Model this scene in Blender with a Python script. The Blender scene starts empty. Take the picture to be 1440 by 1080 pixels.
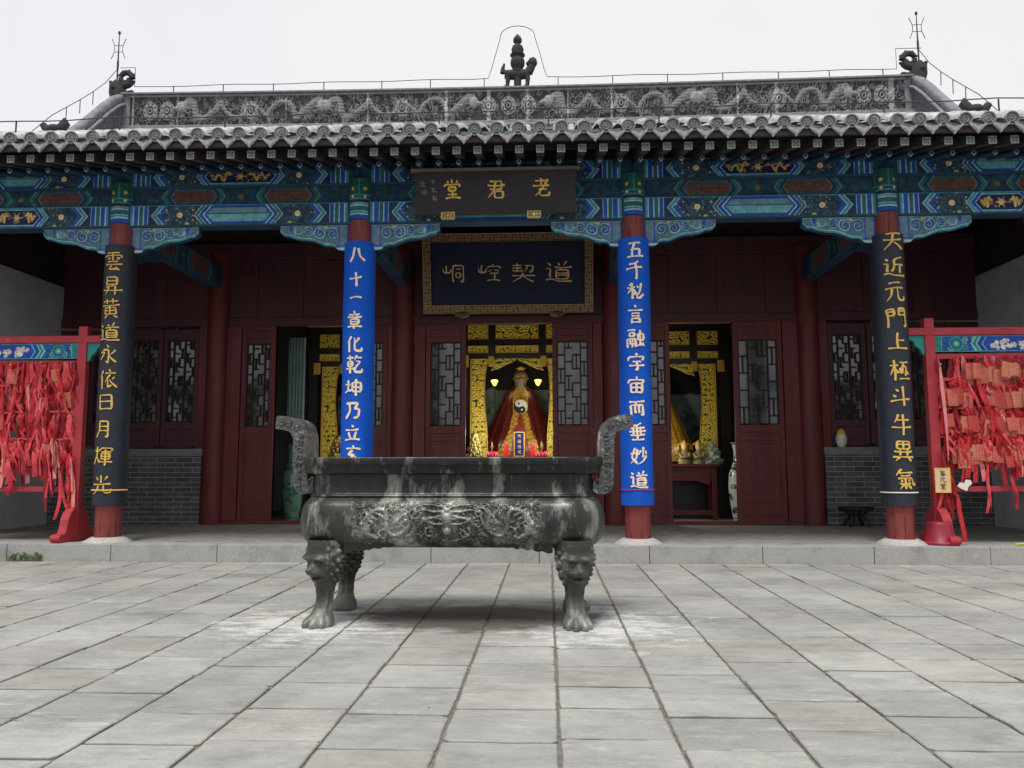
import bpy, bmesh, math, random
import numpy as np
from mathutils import Vector, Matrix
random.seed(7); rng = np.random.default_rng(7)
PI = math.pi; R = math.radians
scene = bpy.context.scene
COL = scene.collection

# ------------------------------------------------------------------ camera
cam_d = bpy.data.cameras.new('camera'); cam = bpy.data.objects.new('camera', cam_d); COL.objects.link(cam)
YAW, PITCH, ROLL = 0.04516596, 0.1044207, -0.0016061
fw = Vector((-math.sin(YAW)*math.cos(PITCH), math.cos(YAW)*math.cos(PITCH), math.sin(PITCH)))
r0 = Vector((math.cos(YAW), math.sin(YAW), 0)); u0 = r0.cross(fw)
rt = math.cos(ROLL)*r0 + math.sin(ROLL)*u0; up = -math.sin(ROLL)*r0 + math.cos(ROLL)*u0
M = Matrix((rt, up, -fw)).transposed().to_4x4(); M.translation = Vector((0.7436, -11.2137, 1.30))
cam.matrix_world = M
cam_d.sensor_width = 36; cam_d.lens = 36*1104.97/1440; cam_d.clip_start = .1; cam_d.clip_end = 2000
scene.camera = cam
# ------------------------------------------------------------------ world, sun, exposure
SUN_EL, SUN_AZ = 66, 195        # azimuth clockwise from +Y
w = bpy.data.worlds.new('World'); scene.world = w; w.use_nodes = True
nt = w.node_tree; nt.nodes.clear()
sky = nt.nodes.new('ShaderNodeTexSky'); sky.sky_type = 'NISHITA'; sky.sun_disc = False
sky.sun_elevation = R(SUN_EL); sky.sun_rotation = R(SUN_AZ); sky.air_density = 1.0; sky.dust_density = 4.0
mx = nt.nodes.new('ShaderNodeMix'); mx.data_type = 'RGBA'; mx.inputs[0].default_value = .93
tcw = nt.nodes.new('ShaderNodeTexCoord'); nzw = nt.nodes.new('ShaderNodeTexNoise'); nzw.inputs['Scale'].default_value = 1.6; nzw.inputs['Detail'].default_value = 5
nt.links.new(tcw.outputs['Generated'], nzw.inputs['Vector'])
mrw = nt.nodes.new('ShaderNodeMapRange'); mrw.inputs[1].default_value = .35; mrw.inputs[2].default_value = .65; nt.links.new(nzw.outputs[0], mrw.inputs[0])
cl = nt.nodes.new('ShaderNodeMix'); cl.data_type = 'RGBA'; nt.links.new(mrw.outputs[0], cl.inputs[0])
cl.inputs[6].default_value = (5.5, 5.72, 6.05, 1); cl.inputs[7].default_value = (6.15, 6.1, 6.08, 1)      # overcast cloud layer
nt.links.new(cl.outputs[2], mx.inputs[7])
bg = nt.nodes.new('ShaderNodeBackground'); bg.inputs[1].default_value = .10
out = nt.nodes.new('ShaderNodeOutputWorld')
nt.links.new(sky.outputs[0], mx.inputs[6]); nt.links.new(mx.outputs[2], bg.inputs[0]); nt.links.new(bg.outputs[0], out.inputs[0])
sd = bpy.data.lights.new('sun', 'SUN'); sd.energy = 1.5; sd.angle = R(18); sd.color = (1, .96, .9)
so = bpy.data.objects.new('sun', sd); COL.objects.link(so)
so.rotation_euler = (R(90-SUN_EL), 0, R(180-SUN_AZ)); so.location = (0, -20, 30)
scene.view_settings.view_transform = 'Standard'; scene.view_settings.look = 'None'
scene.view_settings.exposure = 0.62; scene.view_settings.gamma = 1
scene.cycles.max_bounces = 6; scene.cycles.diffuse_bounces = 4

# ------------------------------------------------------------------ helpers
def S(r, g, b):                                   # sRGB 0..255 -> linear
    f = lambda c: (c/255/12.92) if c/255 <= .04045 else ((c/255+.055)/1.055)**2.4
    return (f(r), f(g), f(b))
def sock(n, name): return n.inputs[name]
def mk(name, c1, c2=None, scale=6, rough=.7, bump=0, bscale=40, metal=0, attr=False, spec=.4, detail=6,
       c3=None, s3=2, lo3=.55, hi3=.7, stretch=(1,1,1), attr_var=(.8,1.12), bdist=.01, rvar=0):
    m = bpy.data.materials.new(name); m.use_nodes = True; t = m.node_tree; N, L = t.nodes, t.links
    b = N['Principled BSDF']; b.inputs['Roughness'].default_value = rough; b.inputs['Metallic'].default_value = metal
    b.inputs['Specular IOR Level'].default_value = spec
    co = N.new('ShaderNodeTexCoord'); mp = N.new('ShaderNodeMapping'); mp.inputs['Scale'].default_value = stretch
    L.new(co.outputs['Object'], mp.inputs[0])
    no = N.new('ShaderNodeTexNoise'); no.inputs['Scale'].default_value = scale; no.inputs['Detail'].default_value = detail
    no.inputs['Roughness'].default_value = .62
    L.new(mp.outputs[0], no.inputs['Vector'])
    rp = N.new('ShaderNodeMapRange'); rp.inputs[1].default_value = .32; rp.inputs[2].default_value = .68
    L.new(no.outputs[0], rp.inputs[0])
    mixc = N.new('ShaderNodeMix'); mixc.data_type = 'RGBA'; L.new(rp.outputs[0], mixc.inputs[0])
    if attr:
        at = N.new('ShaderNodeAttribute'); at.attribute_name = 'Col'
        for i, k in ((6, attr_var[0]), (7, attr_var[1])):
            mu = N.new('ShaderNodeMix'); mu.data_type = 'RGBA'; mu.blend_type = 'MULTIPLY'; mu.inputs[0].default_value = 1
            L.new(at.outputs[0], mu.inputs[6]); mu.inputs[7].default_value = (k, k, k, 1); L.new(mu.outputs[2], mixc.inputs[i])
    else:
        mixc.inputs[6].default_value = (*c1, 1); mixc.inputs[7].default_value = (*(c2 or c1), 1)
    last = mixc.outputs[2]
    if c3:
        n3 = N.new('ShaderNodeTexNoise'); n3.inputs['Scale'].default_value = s3; n3.inputs['Detail'].default_value = 9
        n3.inputs['Roughness'].default_value = .7; L.new(mp.outputs[0], n3.inputs['Vector'])
        r3 = N.new('ShaderNodeMapRange'); r3.inputs[1].default_value = lo3; r3.inputs[2].default_value = hi3; L.new(n3.outputs[0], r3.inputs[0])
        m3 = N.new('ShaderNodeMix'); m3.data_type = 'RGBA'; L.new(r3.outputs[0], m3.inputs[0]); L.new(last, m3.inputs[6]); m3.inputs[7].default_value = (*c3, 1)
        last = m3.outputs[2]
    L.new(last, b.inputs['Base Color'])
    if rvar:
        rr = N.new('ShaderNodeMapRange'); rr.inputs[3].default_value = rough-rvar; rr.inputs[4].default_value = rough+rvar
        L.new(no.outputs[0], rr.inputs[0]); L.new(rr.outputs[0], b.inputs['Roughness'])
    if bump:
        nb = N.new('ShaderNodeTexNoise'); nb.inputs['Scale'].default_value = bscale; nb.inputs['Detail'].default_value = 6
        L.new(mp.outputs[0], nb.inputs['Vector'])
        bp = N.new('ShaderNodeBump'); bp.inputs['Strength'].default_value = bump; bp.inputs['Distance'].default_value = bdist
        L.new(nb.outputs[0], bp.inputs['Height']); L.new(bp.outputs[0], b.inputs['Normal'])
    return m
def emis(name, c, s):
    m = bpy.data.materials.new(name); m.use_nodes = True; b = m.node_tree.nodes['Principled BSDF']
    b.inputs['Base Color'].default_value = (*c, 1); b.inputs['Emission Color'].default_value = (*c, 1); b.inputs['Emission Strength'].default_value = s
    return m

def thing(name, label, cat, loc=(0,0,0), group=None, rz=0):
    o = bpy.data.objects.new(name, None); COL.objects.link(o); o.location = loc; o.rotation_euler = (0,0,rz)
    o['label'] = label; o['category'] = cat
    if group: o['group'] = group
    return o
def tag(o, label, cat, group=None, loc=None):
    o['label'] = label; o['category'] = cat
    if group: o['group'] = group
    if loc is not None: o.location = loc
    return o
def kind(o, k): o['kind'] = k; return o
def kids(o): return [c for c in bpy.data.objects if c.parent is o]
def copy_tree(o, parent=None):
    c = o.copy(); COL.objects.link(c); c.parent = parent
    for ch in kids(o): copy_tree(ch, c)
    return c

class MB:
    def __init__(s): s.v = []; s.f = []; s.sm = []
    def add(s, vs, fs, smooth=False):
        n = len(s.v); s.v += [tuple(p) for p in vs]; s.f += [tuple(i+n for i in f) for f in fs]; s.sm += [smooth]*len(fs); return s
    def box(s, x0, x1, y0, y1, z0, z1):
        vs = [(x,y,z) for z in (z0,z1) for y in (y0,y1) for x in (x0,x1)]
        return s.add(vs, [(0,2,3,1),(4,5,7,6),(0,1,5,4),(2,6,7,3),(0,4,6,2),(1,3,7,5)])
    def cbox(s, c, d): return s.box(c[0]-d[0]/2,c[0]+d[0]/2,c[1]-d[1]/2,c[1]+d[1]/2,c[2]-d[2]/2,c[2]+d[2]/2)
    def bar(s, p, q, w, h, upv=(0,0,1)):
        p, q = Vector(p), Vector(q); d = (q-p).normalized(); u = Vector(upv)
        sd = d.cross(u).normalized(); u = sd.cross(d)
        vs = [c + sd*a*w/2 + u*b*h/2 for c in (p,q) for a,b in ((-1,-1),(1,-1),(1,1),(-1,1))]
        return s.add(vs, [(0,1,2,3),(7,6,5,4),(0,4,5,1),(1,5,6,2),(2,6,7,3),(3,7,4,0)])
    def tube(s, pts, rad, n=10, cap=True):
        pts = [Vector(p) for p in pts]; m = len(pts)
        if not hasattr(rad, '__len__'): rad = [rad]*m
        ref = Vector((0,0,1)) if abs((pts[-1]-pts[0]).normalized().z) < .9 else Vector((1,0,0))
        vs = []
        for i, p in enumerate(pts):
            d = (pts[min(i+1,m-1)]-pts[max(i-1,0)]).normalized()
            a = d.cross(ref)
            if a.length < 1e-3: a = d.cross(Vector((0,1,0)))
            a.normalize(); b = a.cross(d)
            vs += [p + (a*math.cos(2*PI*k/n) + b*math.sin(2*PI*k/n))*rad[i] for k in range(n)]
        fs = [(i*n+k, i*n+(k+1)%n, (i+1)*n+(k+1)%n, (i+1)*n+k) for i in range(m-1) for k in range(n)]
        s.add(vs, fs, True)
        if cap:
            s.add(vs[:n], [tuple(range(n))[::-1]]); s.add(vs[-n:], [tuple(range(n))])
        return s
    def lathe(s, prof, c=(0,0,0), n=24, sx=1, sy=1, cap=True):
        vs = [(c[0]+r*sx*math.cos(2*PI*k/n), c[1]+r*sy*math.sin(2*PI*k/n), c[2]+z) for r, z in prof for k in range(n)]
        m = len(prof)
        s.add(vs, [(i*n+k, i*n+(k+1)%n, (i+1)*n+(k+1)%n, (i+1)*n+k) for i in range(m-1) for k in range(n)], True)
        if cap: s.add(vs[:n], [tuple(range(n))[::-1]]); s.add(vs[-n:], [tuple(range(n))])
        return s
    def ball(s, c, r, n=14, sc=(1,1,1)):
        prof = [(max(1e-4, math.sin(PI*i/n)), -math.cos(PI*i/n)) for i in range(n+1)]
        vs = [(c[0]+r*sc[0]*a*math.cos(2*PI*k/n), c[1]+r*sc[1]*a*math.sin(2*PI*k/n), c[2]+r*sc[2]*z) for a, z in prof for k in range(n)]
        return s.add(vs, [(i*n+k, i*n+(k+1)%n, (i+1)*n+(k+1)%n, (i+1)*n+k) for i in range(n) for k in range(n)], True)
    def prism(s, poly, axis, a, b, smooth=False):     # poly in the other two axes, extruded along axis from a to b
        n = len(poly)
        def P(p, t):
            return {'x': (t,p[0],p[1]), 'y': (p[0],t,p[1]), 'z': (p[0],p[1],t)}[axis]
        vs = [P(p,a) for p in poly] + [P(p,b) for p in poly]
        s.add(vs, [tuple(range(n)), tuple(range(2*n-1,n-1,-1))])
        s.add(vs, [(i, i+n, (i+1)%n+n, (i+1)%n) for i in range(n)], smooth)
        return s
    def build(s, name, mat, parent=None, bevel=0, loc=None):
        me = bpy.data.meshes.new(name); me.from_pydata(s.v, [], s.f); me.polygons.foreach_set('use_smooth', s.sm)
        bm = bmesh.new(); bm.from_mesh(me); bmesh.ops.recalc_face_normals(bm, faces=bm.faces); bm.to_mesh(me); bm.free()
        me.materials.append(mat); o = bpy.data.objects.new(name, me); COL.objects.link(o)
        if parent: o.parent = parent
        if loc is not None: o.location = loc
        if bevel:
            md = o.modifiers.new('bevel', 'BEVEL'); md.width = bevel; md.segments = 2; md.limit_method = 'ANGLE'; md.angle_limit = R(40)
        return o

def grid_mesh(name, P, mat, parent=None, col=None, smooth=True, closed=False):
    """P: (ny,nx,3) points; col: (ny,nx,3) linear colours"""
    ny, nx = P.shape[:2]; me = bpy.data.meshes.new(name)
    idx = np.arange(ny*nx).reshape(ny, nx)
    if closed: idx = np.concatenate([idx, idx[:, :1]], 1)
    q = np.stack([idx[:-1,:-1], idx[:-1,1:], idx[1:,1:], idx[1:,:-1]], -1).reshape(-1, 4)
    me.vertices.add(ny*nx); me.vertices.foreach_set('co', P.reshape(-1).astype(np.float32))
    me.loops.add(q.size); me.loops.foreach_set('vertex_index', q.reshape(-1).astype(np.int32))
    me.polygons.add(len(q)); me.polygons.foreach_set('loop_start', (np.arange(len(q))*4).astype(np.int32))
    me.polygons.foreach_set('use_smooth', np.full(len(q), smooth))
    me.update(calc_edges=True); me.validate()
    if col is not None:
        a = me.color_attributes.new('Col', 'FLOAT_COLOR', 'POINT')
        c4 = np.ones((ny*nx, 4), np.float32); c4[:, :3] = col.reshape(-1, 3); a.data.foreach_set('color', c4.reshape(-1))
    me.materials.append(mat); o = bpy.data.objects.new(name, me); COL.objects.link(o)
    if parent: o.parent = parent
    return o

class Cv:
    """a small procedural paint-and-relief board: colour and height per node"""
    def __init__(s, w, h, res, base):
        s.w, s.h, s.res = w, h, res; s.nx, s.ny = int(round(w/res))+1, int(round(h/res))+1
        s.X, s.Y = np.meshgrid(np.linspace(0,w,s.nx), np.linspace(0,h,s.ny))
        s.c = np.tile(np.array(base, float), (s.ny, s.nx, 1)); s.H = np.zeros((s.ny, s.nx))
    def mask(s, m, col, h=None, sl=None):
        sl = sl or (slice(None), slice(None))
        m = np.clip(m, 0, 1)
        if col is not None: s.c[sl] = s.c[sl]*(1-m[...,None]) + np.array(col)*m[...,None]
        if h is not None: s.H[sl] = np.maximum(s.H[sl], m*h)
    def bb(s, x0, y0, x1, y1):
        i0, i1 = max(0,int(x0/s.w*(s.nx-1))-1), min(s.nx, int(x1/s.w*(s.nx-1))+3)
        j0, j1 = max(0,int(y0/s.h*(s.ny-1))-1), min(s.ny, int(y1/s.h*(s.ny-1))+3)
        return (slice(j0,max(j0,j1)), slice(i0,max(i0,i1)))
    def rect(s, x0, y0, x1, y1, col, h=None):
        m = ((s.X>=x0)&(s.X<=x1)&(s.Y>=y0)&(s.Y<=y1)).astype(float); s.mask(m, col, h)
    def disc(s, cx, cy, r, col, h=None, rin=0):
        sl = s.bb(cx-r,cy-r,cx+r,cy+r); d = np.hypot(s.X[sl]-cx, s.Y[sl]-cy)
        m = np.clip((r-d)/s.res+.5, 0, 1)
        if rin: m = m*np.clip((d-rin)/s.res+.5, 0, 1)
        elif h is not None:
            s.mask(m, col, None, sl); s.H[sl] = np.maximum(s.H[sl], h*np.sqrt(np.clip(1-(d/r)**2,0,1))); return
        s.mask(m, col, h, sl)
    def line(s, pts, w0, w1, col, h=None):
        n = len(pts)-1
        for i in range(n):
            (ax,ay),(bx,by) = pts[i], pts[i+1]; wa = w0+(w1-w0)*i/n; wb = w0+(w1-w0)*(i+1)/n; W = max(wa,wb)
            sl = s.bb(min(ax,bx)-W, min(ay,by)-W, max(ax,bx)+W, max(ay,by)+W)
            if s.X[sl].size == 0: continue
            dx, dy = bx-ax, by-ay; l2 = dx*dx+dy*dy+1e-9
            t = np.clip(((s.X[sl]-ax)*dx+(s.Y[sl]-ay)*dy)/l2, 0, 1)
            d = np.hypot(s.X[sl]-ax-t*dx, s.Y[sl]-ay-t*dy); r = (wa+(wb-wa)*t)/2
            m = np.clip((r-d)/s.res+.5, 0, 1)
            if col is not None: s.mask(m, col, None, sl)
            if h is not None: s.H[sl] = np.maximum(s.H[sl], h*np.sqrt(np.clip(1-(d/np.maximum(r,1e-5))**2,0,1)))
    def spiral(s, cx, cy, r, turns, w, col, h=None, d=1, a0=0, n=26):
        pts = [(cx+r*(1-t)*math.cos(a0+d*t*turns*2*PI), cy+r*(1-t)*math.sin(a0+d*t*turns*2*PI)) for t in [i/n*.93 for i in range(n+1)]]
        s.line(pts, w, w*.6, col, h)
    def dragon(s, x0, x1, yc, amp, wd, col, h=None, waves=1.5, rs=None, cloud=None):
        rs = rs or random
        sg = 1 if x1 > x0 else -1; L = abs(x1-x0); n = 60; pts = []
        for i in range(n+1):
            t = i/n; pts.append((x0+sg*L*t + .06*L*math.sin(t*waves*4*PI)*.4, yc+amp*math.sin(t*waves*2*PI+.5)*(1-.35*t)))
        if cloud:
            for _ in range(int(14*L/ max(amp,.02)/4)+4):
                s.spiral(min(x0,x1)+rs.random()*L, yc+(rs.random()*2-1)*amp*1.5, amp*(.22+.25*rs.random()), 1.3, wd*.35, cloud, None if h is None else h*.45, rs.choice((-1,1)), rs.random()*6)
        s.line(pts, wd, wd*.3, col, h)
        for k in (14, 24, 38, 48):                       # legs with claws
            p = pts[k]; dy = -1 if p[1] > yc else 1
            e = (p[0]+sg*wd*1.2, p[1]+dy*amp*.9); s.line([p, ((p[0]+e[0])/2-sg*wd*.8,(p[1]+e[1])/2), e], wd*.6, wd*.35, col, h and h*.8)
            for a in (-1,0,1): s.line([e, (e[0]+sg*wd*.7, e[1]+a*wd*.55)], wd*.3, wd*.12, col, h and h*.7)
        hx, hy = pts[0]
        s.disc(hx-sg*wd*.3, hy, wd*.75, col, h and h*1.15)
        s.line([(hx,hy),(hx-sg*wd*1.5,hy-wd*.3)], wd*.9, wd*.5, col, h)
        for a in (.9, .4, -.5, -1): s.line([(hx,hy),(hx+sg*wd*1.6,hy+a*wd*1.3)], wd*.4, wd*.1, col, h and h*.8)
        e = pts[-1]
        for a in (-1,0,1): s.line([e,(e[0]+sg*wd*1.2,e[1]+a*wd)], wd*.3, wd*.08, col, h and h*.7)
    def arabesque(s, x0, y0, x1, y1, cell, col, h=None, rs=None, w=.2, jitter=.2):
        rs = rs or random
        nx, ny = max(1,round((x1-x0)/cell)), max(1,round((y1-y0)/cell)); cx, cy = (x1-x0)/nx, (y1-y0)/ny
        for i in range(nx):
            for j in range(ny):
                c = (x0+(i+.5)*cx+(rs.random()-.5)*cell*jitter, y0+(j+.5)*cy+(rs.random()-.5)*cell*jitter)
                s.spiral(c[0], c[1], min(cx,cy)*.52, 1.4, cell*w, col, h, 1 if (i+j)%2 else -1, rs.random()*6)
                for _ in range(2):
                    a = rs.random()*6.28; s.line([(c[0]+.3*cell*math.cos(a),c[1]+.3*cell*math.sin(a)),(c[0]+.62*cell*math.cos(a+.4),c[1]+.62*cell*math.sin(a+.4))], cell*w*1.1, cell*w*.3, col, h)

# brush-stroke calligraphy: every stroke is a run of points on a 16 x 16 grid (hex digits x,y; y downwards)
CH = {
'ba':'62 4A 1E|93 AA EE','shi':'27 D6|82 8E','yi':'28 77 D8','zhang':'70 82|23 C3|54 65|A4 95|15 E5|47 4B|47 B7 BB|49 B9|4B BB|1D ED|7B 7F',
'hua':'51 16|34 3E|C2 78|82 8C AD ED EA','qian':'12 72|40 44|25 29|25 65 69|27 67|29 69|0B 8B|49 4F|A0 84|92 E2|95 D5 8B 8D 9E EE EB',
'kun':'05 55|31 3B|0C 6A|73 7B|73 E3 EB|77 E7|7B EB|A0 AF','nai':'21 C1 96 D6 CC AE 8D|51 58 1E','li':'70 92|14 D4|46 6C|B6 9C|0D ED',
'xuan':'70 82|13 E3|74 38 98 2D BC|99 CE','wu':'22 C2|72 4D|37 B7 AD|0D ED','thousand':'B0 72 32|06 E5|81 8F',
'mi':'61 22|04 74|40 4E|45 09|45 78|93 A5|D1 B8 7E|88 8C 9E CD CB|78 6B|DA EC','yan':'70 82|14 E4|47 B7|49 B9|4B 4F|4B BB BF|4E BE',
'rong':'01 71|23 26|23 63 66|26 66|08 0F|08 78 7F|29 3B|59 4B|1C 6C|4C 4F|94 99|94 E4 E9|99 E9|B1 BE|8E EC|DB EE',
'yu':'70 82|13 06|13 E3 C6|47 B7|1A EA|77 8A 8E 6D','zhou':'70 82|13 06|13 E3 C6|36 3E|36 C6 CE|3A CA|3E CE|75 7E',
'er':'12 E2|72 65|25 2F|25 C5 CE AD|65 6C|95 9C','chui':'B0 72 42|14 E4|07 F7|1A EA|2E DE|72 7E|43 4A|A3 AA',
'miao':'41 19 6E|62 5A 0E|06 86|B0 B8 A8|93 76|D3 E6|E7 BC 6F',
'dao':'71 83|C0 A3|54 F4|94 86|66 6C|66 D6 DC|68 D8|6A DA|6C DC|11 33|05 35 2A 3B|0D 3C 7E FE',
'yun':'21 C1|13 05|13 E3 D5|71 77|35 55|36 56|A5 C5|A6 C6|38 B8|1A EA|7A 4E BE|9C CF',
'sheng':'31 37|31 B1 B7|34 B4|37 B7|98 39|0B FB|59 5B 2F|A8 AF','huang':'12 E2|50 54|A0 A4|05 F5|37 3C|37 C7 CC|39 C9|3C CC|75 7C|5D 2F|AD DF',
'yong':'60 82|34 84 8F 6D|16 56 1C|D4 98|88 EE','yid':'41 16|35 3F|90 A2|63 E3|A4 6A|88 8E BC|D6 B8|98 FE','ri':'32 3D|32 C2 CD|37 C7|3D CD',
'yue':'42 49 1E|42 B2 BE 9D|46 B6|49 B9','hui':'13 25|53 45|31 37 0E|38 6D|72 64|72 F2 E4|75 E5|76 7A|76 D6 DA|78 D8|7A DA|5C FC|A3 AF',
'guang':'70 76|31 54|C1 A4|07 E7|58 4C 0F|98 9D AE EE EB','tian':'22 D2|06 E6|72 68 0E|78 EE',
'jin':'D0 72|72 78 5B|76 E6|B6 BC|11 33|05 35 2A 3B|0D 3C 7E FE','yuan':'31 C1|05 E5|55 4A 0E|95 9C AE EE EB',
'men':'11 1F|11 61 66|13 63|16 66|91 96|91 E1 EF CE|93 E3|96 E6','shang':'71 7D|77 C7|0D FD',
'ji':'04 64|30 3F|35 0B|36 6A|72 E2|A2 79|85 C5 BC|76 7A 9A 96|B7 EB|6E FE','dou':'42 64|26 48|0B EA|90 9F','niu':'50 26|34 D4|09 F9|80 8F',
'yi2':'31 36|31 C1 C6|33 C3|36 C6|71 76|18 E8|57 5B|A7 AB|0C FC|5C 2F|AC DF','qi':'50 15|33 D3|45 B5|27 C7 DD FB|3B BB|77 7F|48 5A|A8 9A|7B 3F|7B BF',
'lao':'22 B2|70 76|06 E6|D1 2E|68 6D 7E EE EB|C9 69','jun':'22 C2 C8|05 F5|28 C8|72 5A 0F|6A 6F|6A DA DF|6F DF',
'tang':'70 73|31 43|C1 A3|14 06|14 E4 D6|46 A6 A9 49 46|3C BC|79 7E|1F EF','qie':'02 62|04 64|06 76|30 37|82 E2 D7 B7|A2 87|0A FA|78 6B 0F|7A EF',
'kong':'21 27|03 07 57|54 57|A0 A1|72 64|72 F2 F4|95 76|B5 E6|88 E8|B8 BD|6E FE','tong':'21 27|03 07 57|54 57|71 7F|71 E1 EF CE|94 C4|97 9B|97 C7 CB|9B CB',
}
def glyph(mb, ch, cx, cz, w, h, fn, bw=.085, ang=0, hw=1.0):
    """lay one character's strokes on a surface; fn(u, v, lift) -> point"""
    for si, st in enumerate(CH[ch].split('|')):
        P = [((int(p[0],16)/15-.5)*w, (.5-int(p[1],16)/15)*h) for p in st.split()]
        q = []
        for i in range(len(P)-1):
            d = math.dist(P[i],P[i+1]); n = max(3, int(d/(w*.06)))
            q += [(P[i][0]+(P[i+1][0]-P[i][0])*k/n, P[i][1]+(P[i+1][1]-P[i][1])*k/n) for k in range(n)]
        q.append(P[-1]); n = len(q)
        for _ in range(2): q = [q[0]]+[((q[i-1][0]+2*q[i][0]+q[i+1][0])/4, (q[i-1][1]+2*q[i][1]+q[i+1][1])/4) for i in range(1,n-1)]+[q[-1]]
        L = math.dist(P[0], P[-1]); bend = (random.random()-.5)*.12*L
        vs = []; ph = random.random()*6
        for i, (x, y) in enumerate(q):
            t = i/(n-1); a, b = q[max(i-1,0)], q[min(i+1,n-1)]
            dx, dy = b[0]-a[0], b[1]-a[1]; l = math.hypot(dx,dy)+1e-9; nx, ny = -dy/l, dx/l
            off = bend*math.sin(PI*t) if len(P) == 2 else 0
            gx, gy = P[-1][0]-P[0][0], P[-1][1]-P[0][1]
            if abs(gx) > 1.6*abs(gy): pf = .62+.55*abs(2*t-1)**2.2-(.15 if t<.5 else 0)          # level: pressed ends
            elif gx < -.4*abs(gy): pf = 1.25-.95*t                                                # sweep left: tapers off
            elif gx > .5*abs(gy): pf = .45+.95*t if t<.85 else 1.26-(t-.85)*4.5                   # sweep right: swells
            else: pf = 1.12-.25*math.sin(PI*t)+.1*math.sin(5*t+ph)                                # upright
            ww = w*bw*hw*pf*(.6 if i in (0,n-1) else 1)
            for sg in (-1,1):
                X = x+nx*(off+sg*ww/2); Y = y+ny*(off+sg*ww/2)
                X, Y = X*math.cos(ang)-Y*math.sin(ang), X*math.sin(ang)+Y*math.cos(ang)
                vs.append(fn(cx+X, cz+Y, .004+.0006*si))
        mb.add(vs, [(2*i, 2*i+1, 2*i+3, 2*i+2) for i in range(n-1)])

# ------------------------------------------------------------------ materials
m_gold_paint = mk('gold_paint', S(205,160,60), S(235,200,110), 30, .5)
m_cream_gold = mk('pale_gold_paint', S(240,200,146), S(254,242,220), 25, .5)
m_maroon = mk('maroon_lacquer', S(110,42,44), S(84,33,36), 3, .5, .12, 40, c3=S(132,74,66), s3=8, lo3=.58, hi3=.76, stretch=(1.6,1,.22), rvar=.15)
m_maroon_dk = mk('dark_maroon_panel', S(86,46,52), S(70,38,44), 3, .6, .04, 30, stretch=(1,1,.3))
m_post = mk('red_post_paint', S(138,62,56), S(116,50,46), 4, .55, .3, 30, c3=S(84,38,34), s3=9, lo3=.54, hi3=.62, stretch=(2.4,2.4,.2))
m_beamside = mk('beam_underside', S(44,78,104), S(32,58,84), 4, .7)
m_dark = mk('dark_timber', S(58,40,42), S(42,30,32), 6, .75)
m_eave = mk('eave_board_brown', S(78,68,72), S(60,52,56), 6, .75, c3=S(60,40,44), s3=8)
m_plaster = mk('grey_plaster', S(186,187,190), S(164,165,169), 2, .9, .1, 20, c3=S(140,142,146), s3=1.5)
m_stone = mk('granite_kerb', S(176,176,172), S(146,146,143), 60, .85, .25, 120, c3=S(126,126,122), s3=3, lo3=.5, hi3=.75)
m_plinth = mk('pale_plinth_stone', S(196,194,190), S(160,158,154), 30, .8, .15, 60)
m_floor = mk('veranda_floor_stone', S(164,162,157), S(132,131,128), 5, .75, .1, 30, c3=S(112,112,109), s3=2)
m_tile = mk('grey_roof_tile', S(146,147,150), S(222,223,225), 8, .85, .5, 45, c3=S(108,110,116), s3=16, lo3=.52, hi3=.7)
m_drip = mk('drip_tile_clay', S(168,170,170), S(128,131,132), 22, .85, .3, 60)
m_tileend = mk('tile_end_clay', S(134,138,138), S(98,103,104), 22, .85, .3, 60)
m_tiledk = mk('roof_pan_clay', S(92,94,98), S(70,72,76), 8, .9, .3, 40)
m_relief = mk('carved_ridge_stone', None, attr=True, scale=14, rough=.9, bump=.5, bscale=70, c3=S(205,207,210), s3=7, lo3=.63, hi3=.72)
m_ridgecap = mk('ridge_cap_stone', S(150,152,156), S(112,114,118), 10, .9, .4, 40, c3=S(205,206,208), s3=9, lo3=.6, hi3=.7)
m_beast = mk('dark_fired_clay', S(66,64,68), S(44,44,48), 20, .85, .4, 50)
m_wire = mk('dark_steel_wire', S(62,64,68), S(50,52,56), 20, .6)
m_painted = mk('painted_timber', None, attr=True, scale=11, rough=.65, attr_var=(.62,1.12), c3=S(60,62,66), s3=26, lo3=.60, hi3=.78)
m_carved = mk('gilded_carving', None, attr=True, scale=20, rough=.38, spec=.6, attr_var=(.75,1.15))
m_glass = mk('glass_painted_reflection', S(112,116,114), S(52,50,49), 1.6, .12, spec=.9, c3=S(34,32,32), s3=2.6, lo3=.42, hi3=.62)  # mottled greys stand in for reflections, painted into the glass colour
m_lattice = mk('lattice_wood', S(52,26,28), S(40,22,24), 8, .6)
m_blue = mk('blue_banner_cloth', S(0,90,204), S(0,78,186), 3, .85, .25, 9, c3=S(16,98,232), s3=4, lo3=.62, hi3=.8)
m_navy = mk('navy_couplet_board', S(40,47,60), S(30,35,46), 5, .55, .06, 20)
m_navyplaque = mk('navy_plaque_field', S(16,28,62), S(12,22,50), 4, .6)
m_blackplaque = mk('black_plaque_field', S(49,42,52), S(39,34,43), 5, .6)
m_redstring = mk('red_string', S(210,30,40), None, 5, .7)
m_white = mk('white_card', S(225,222,215), None, 5, .8)

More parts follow.
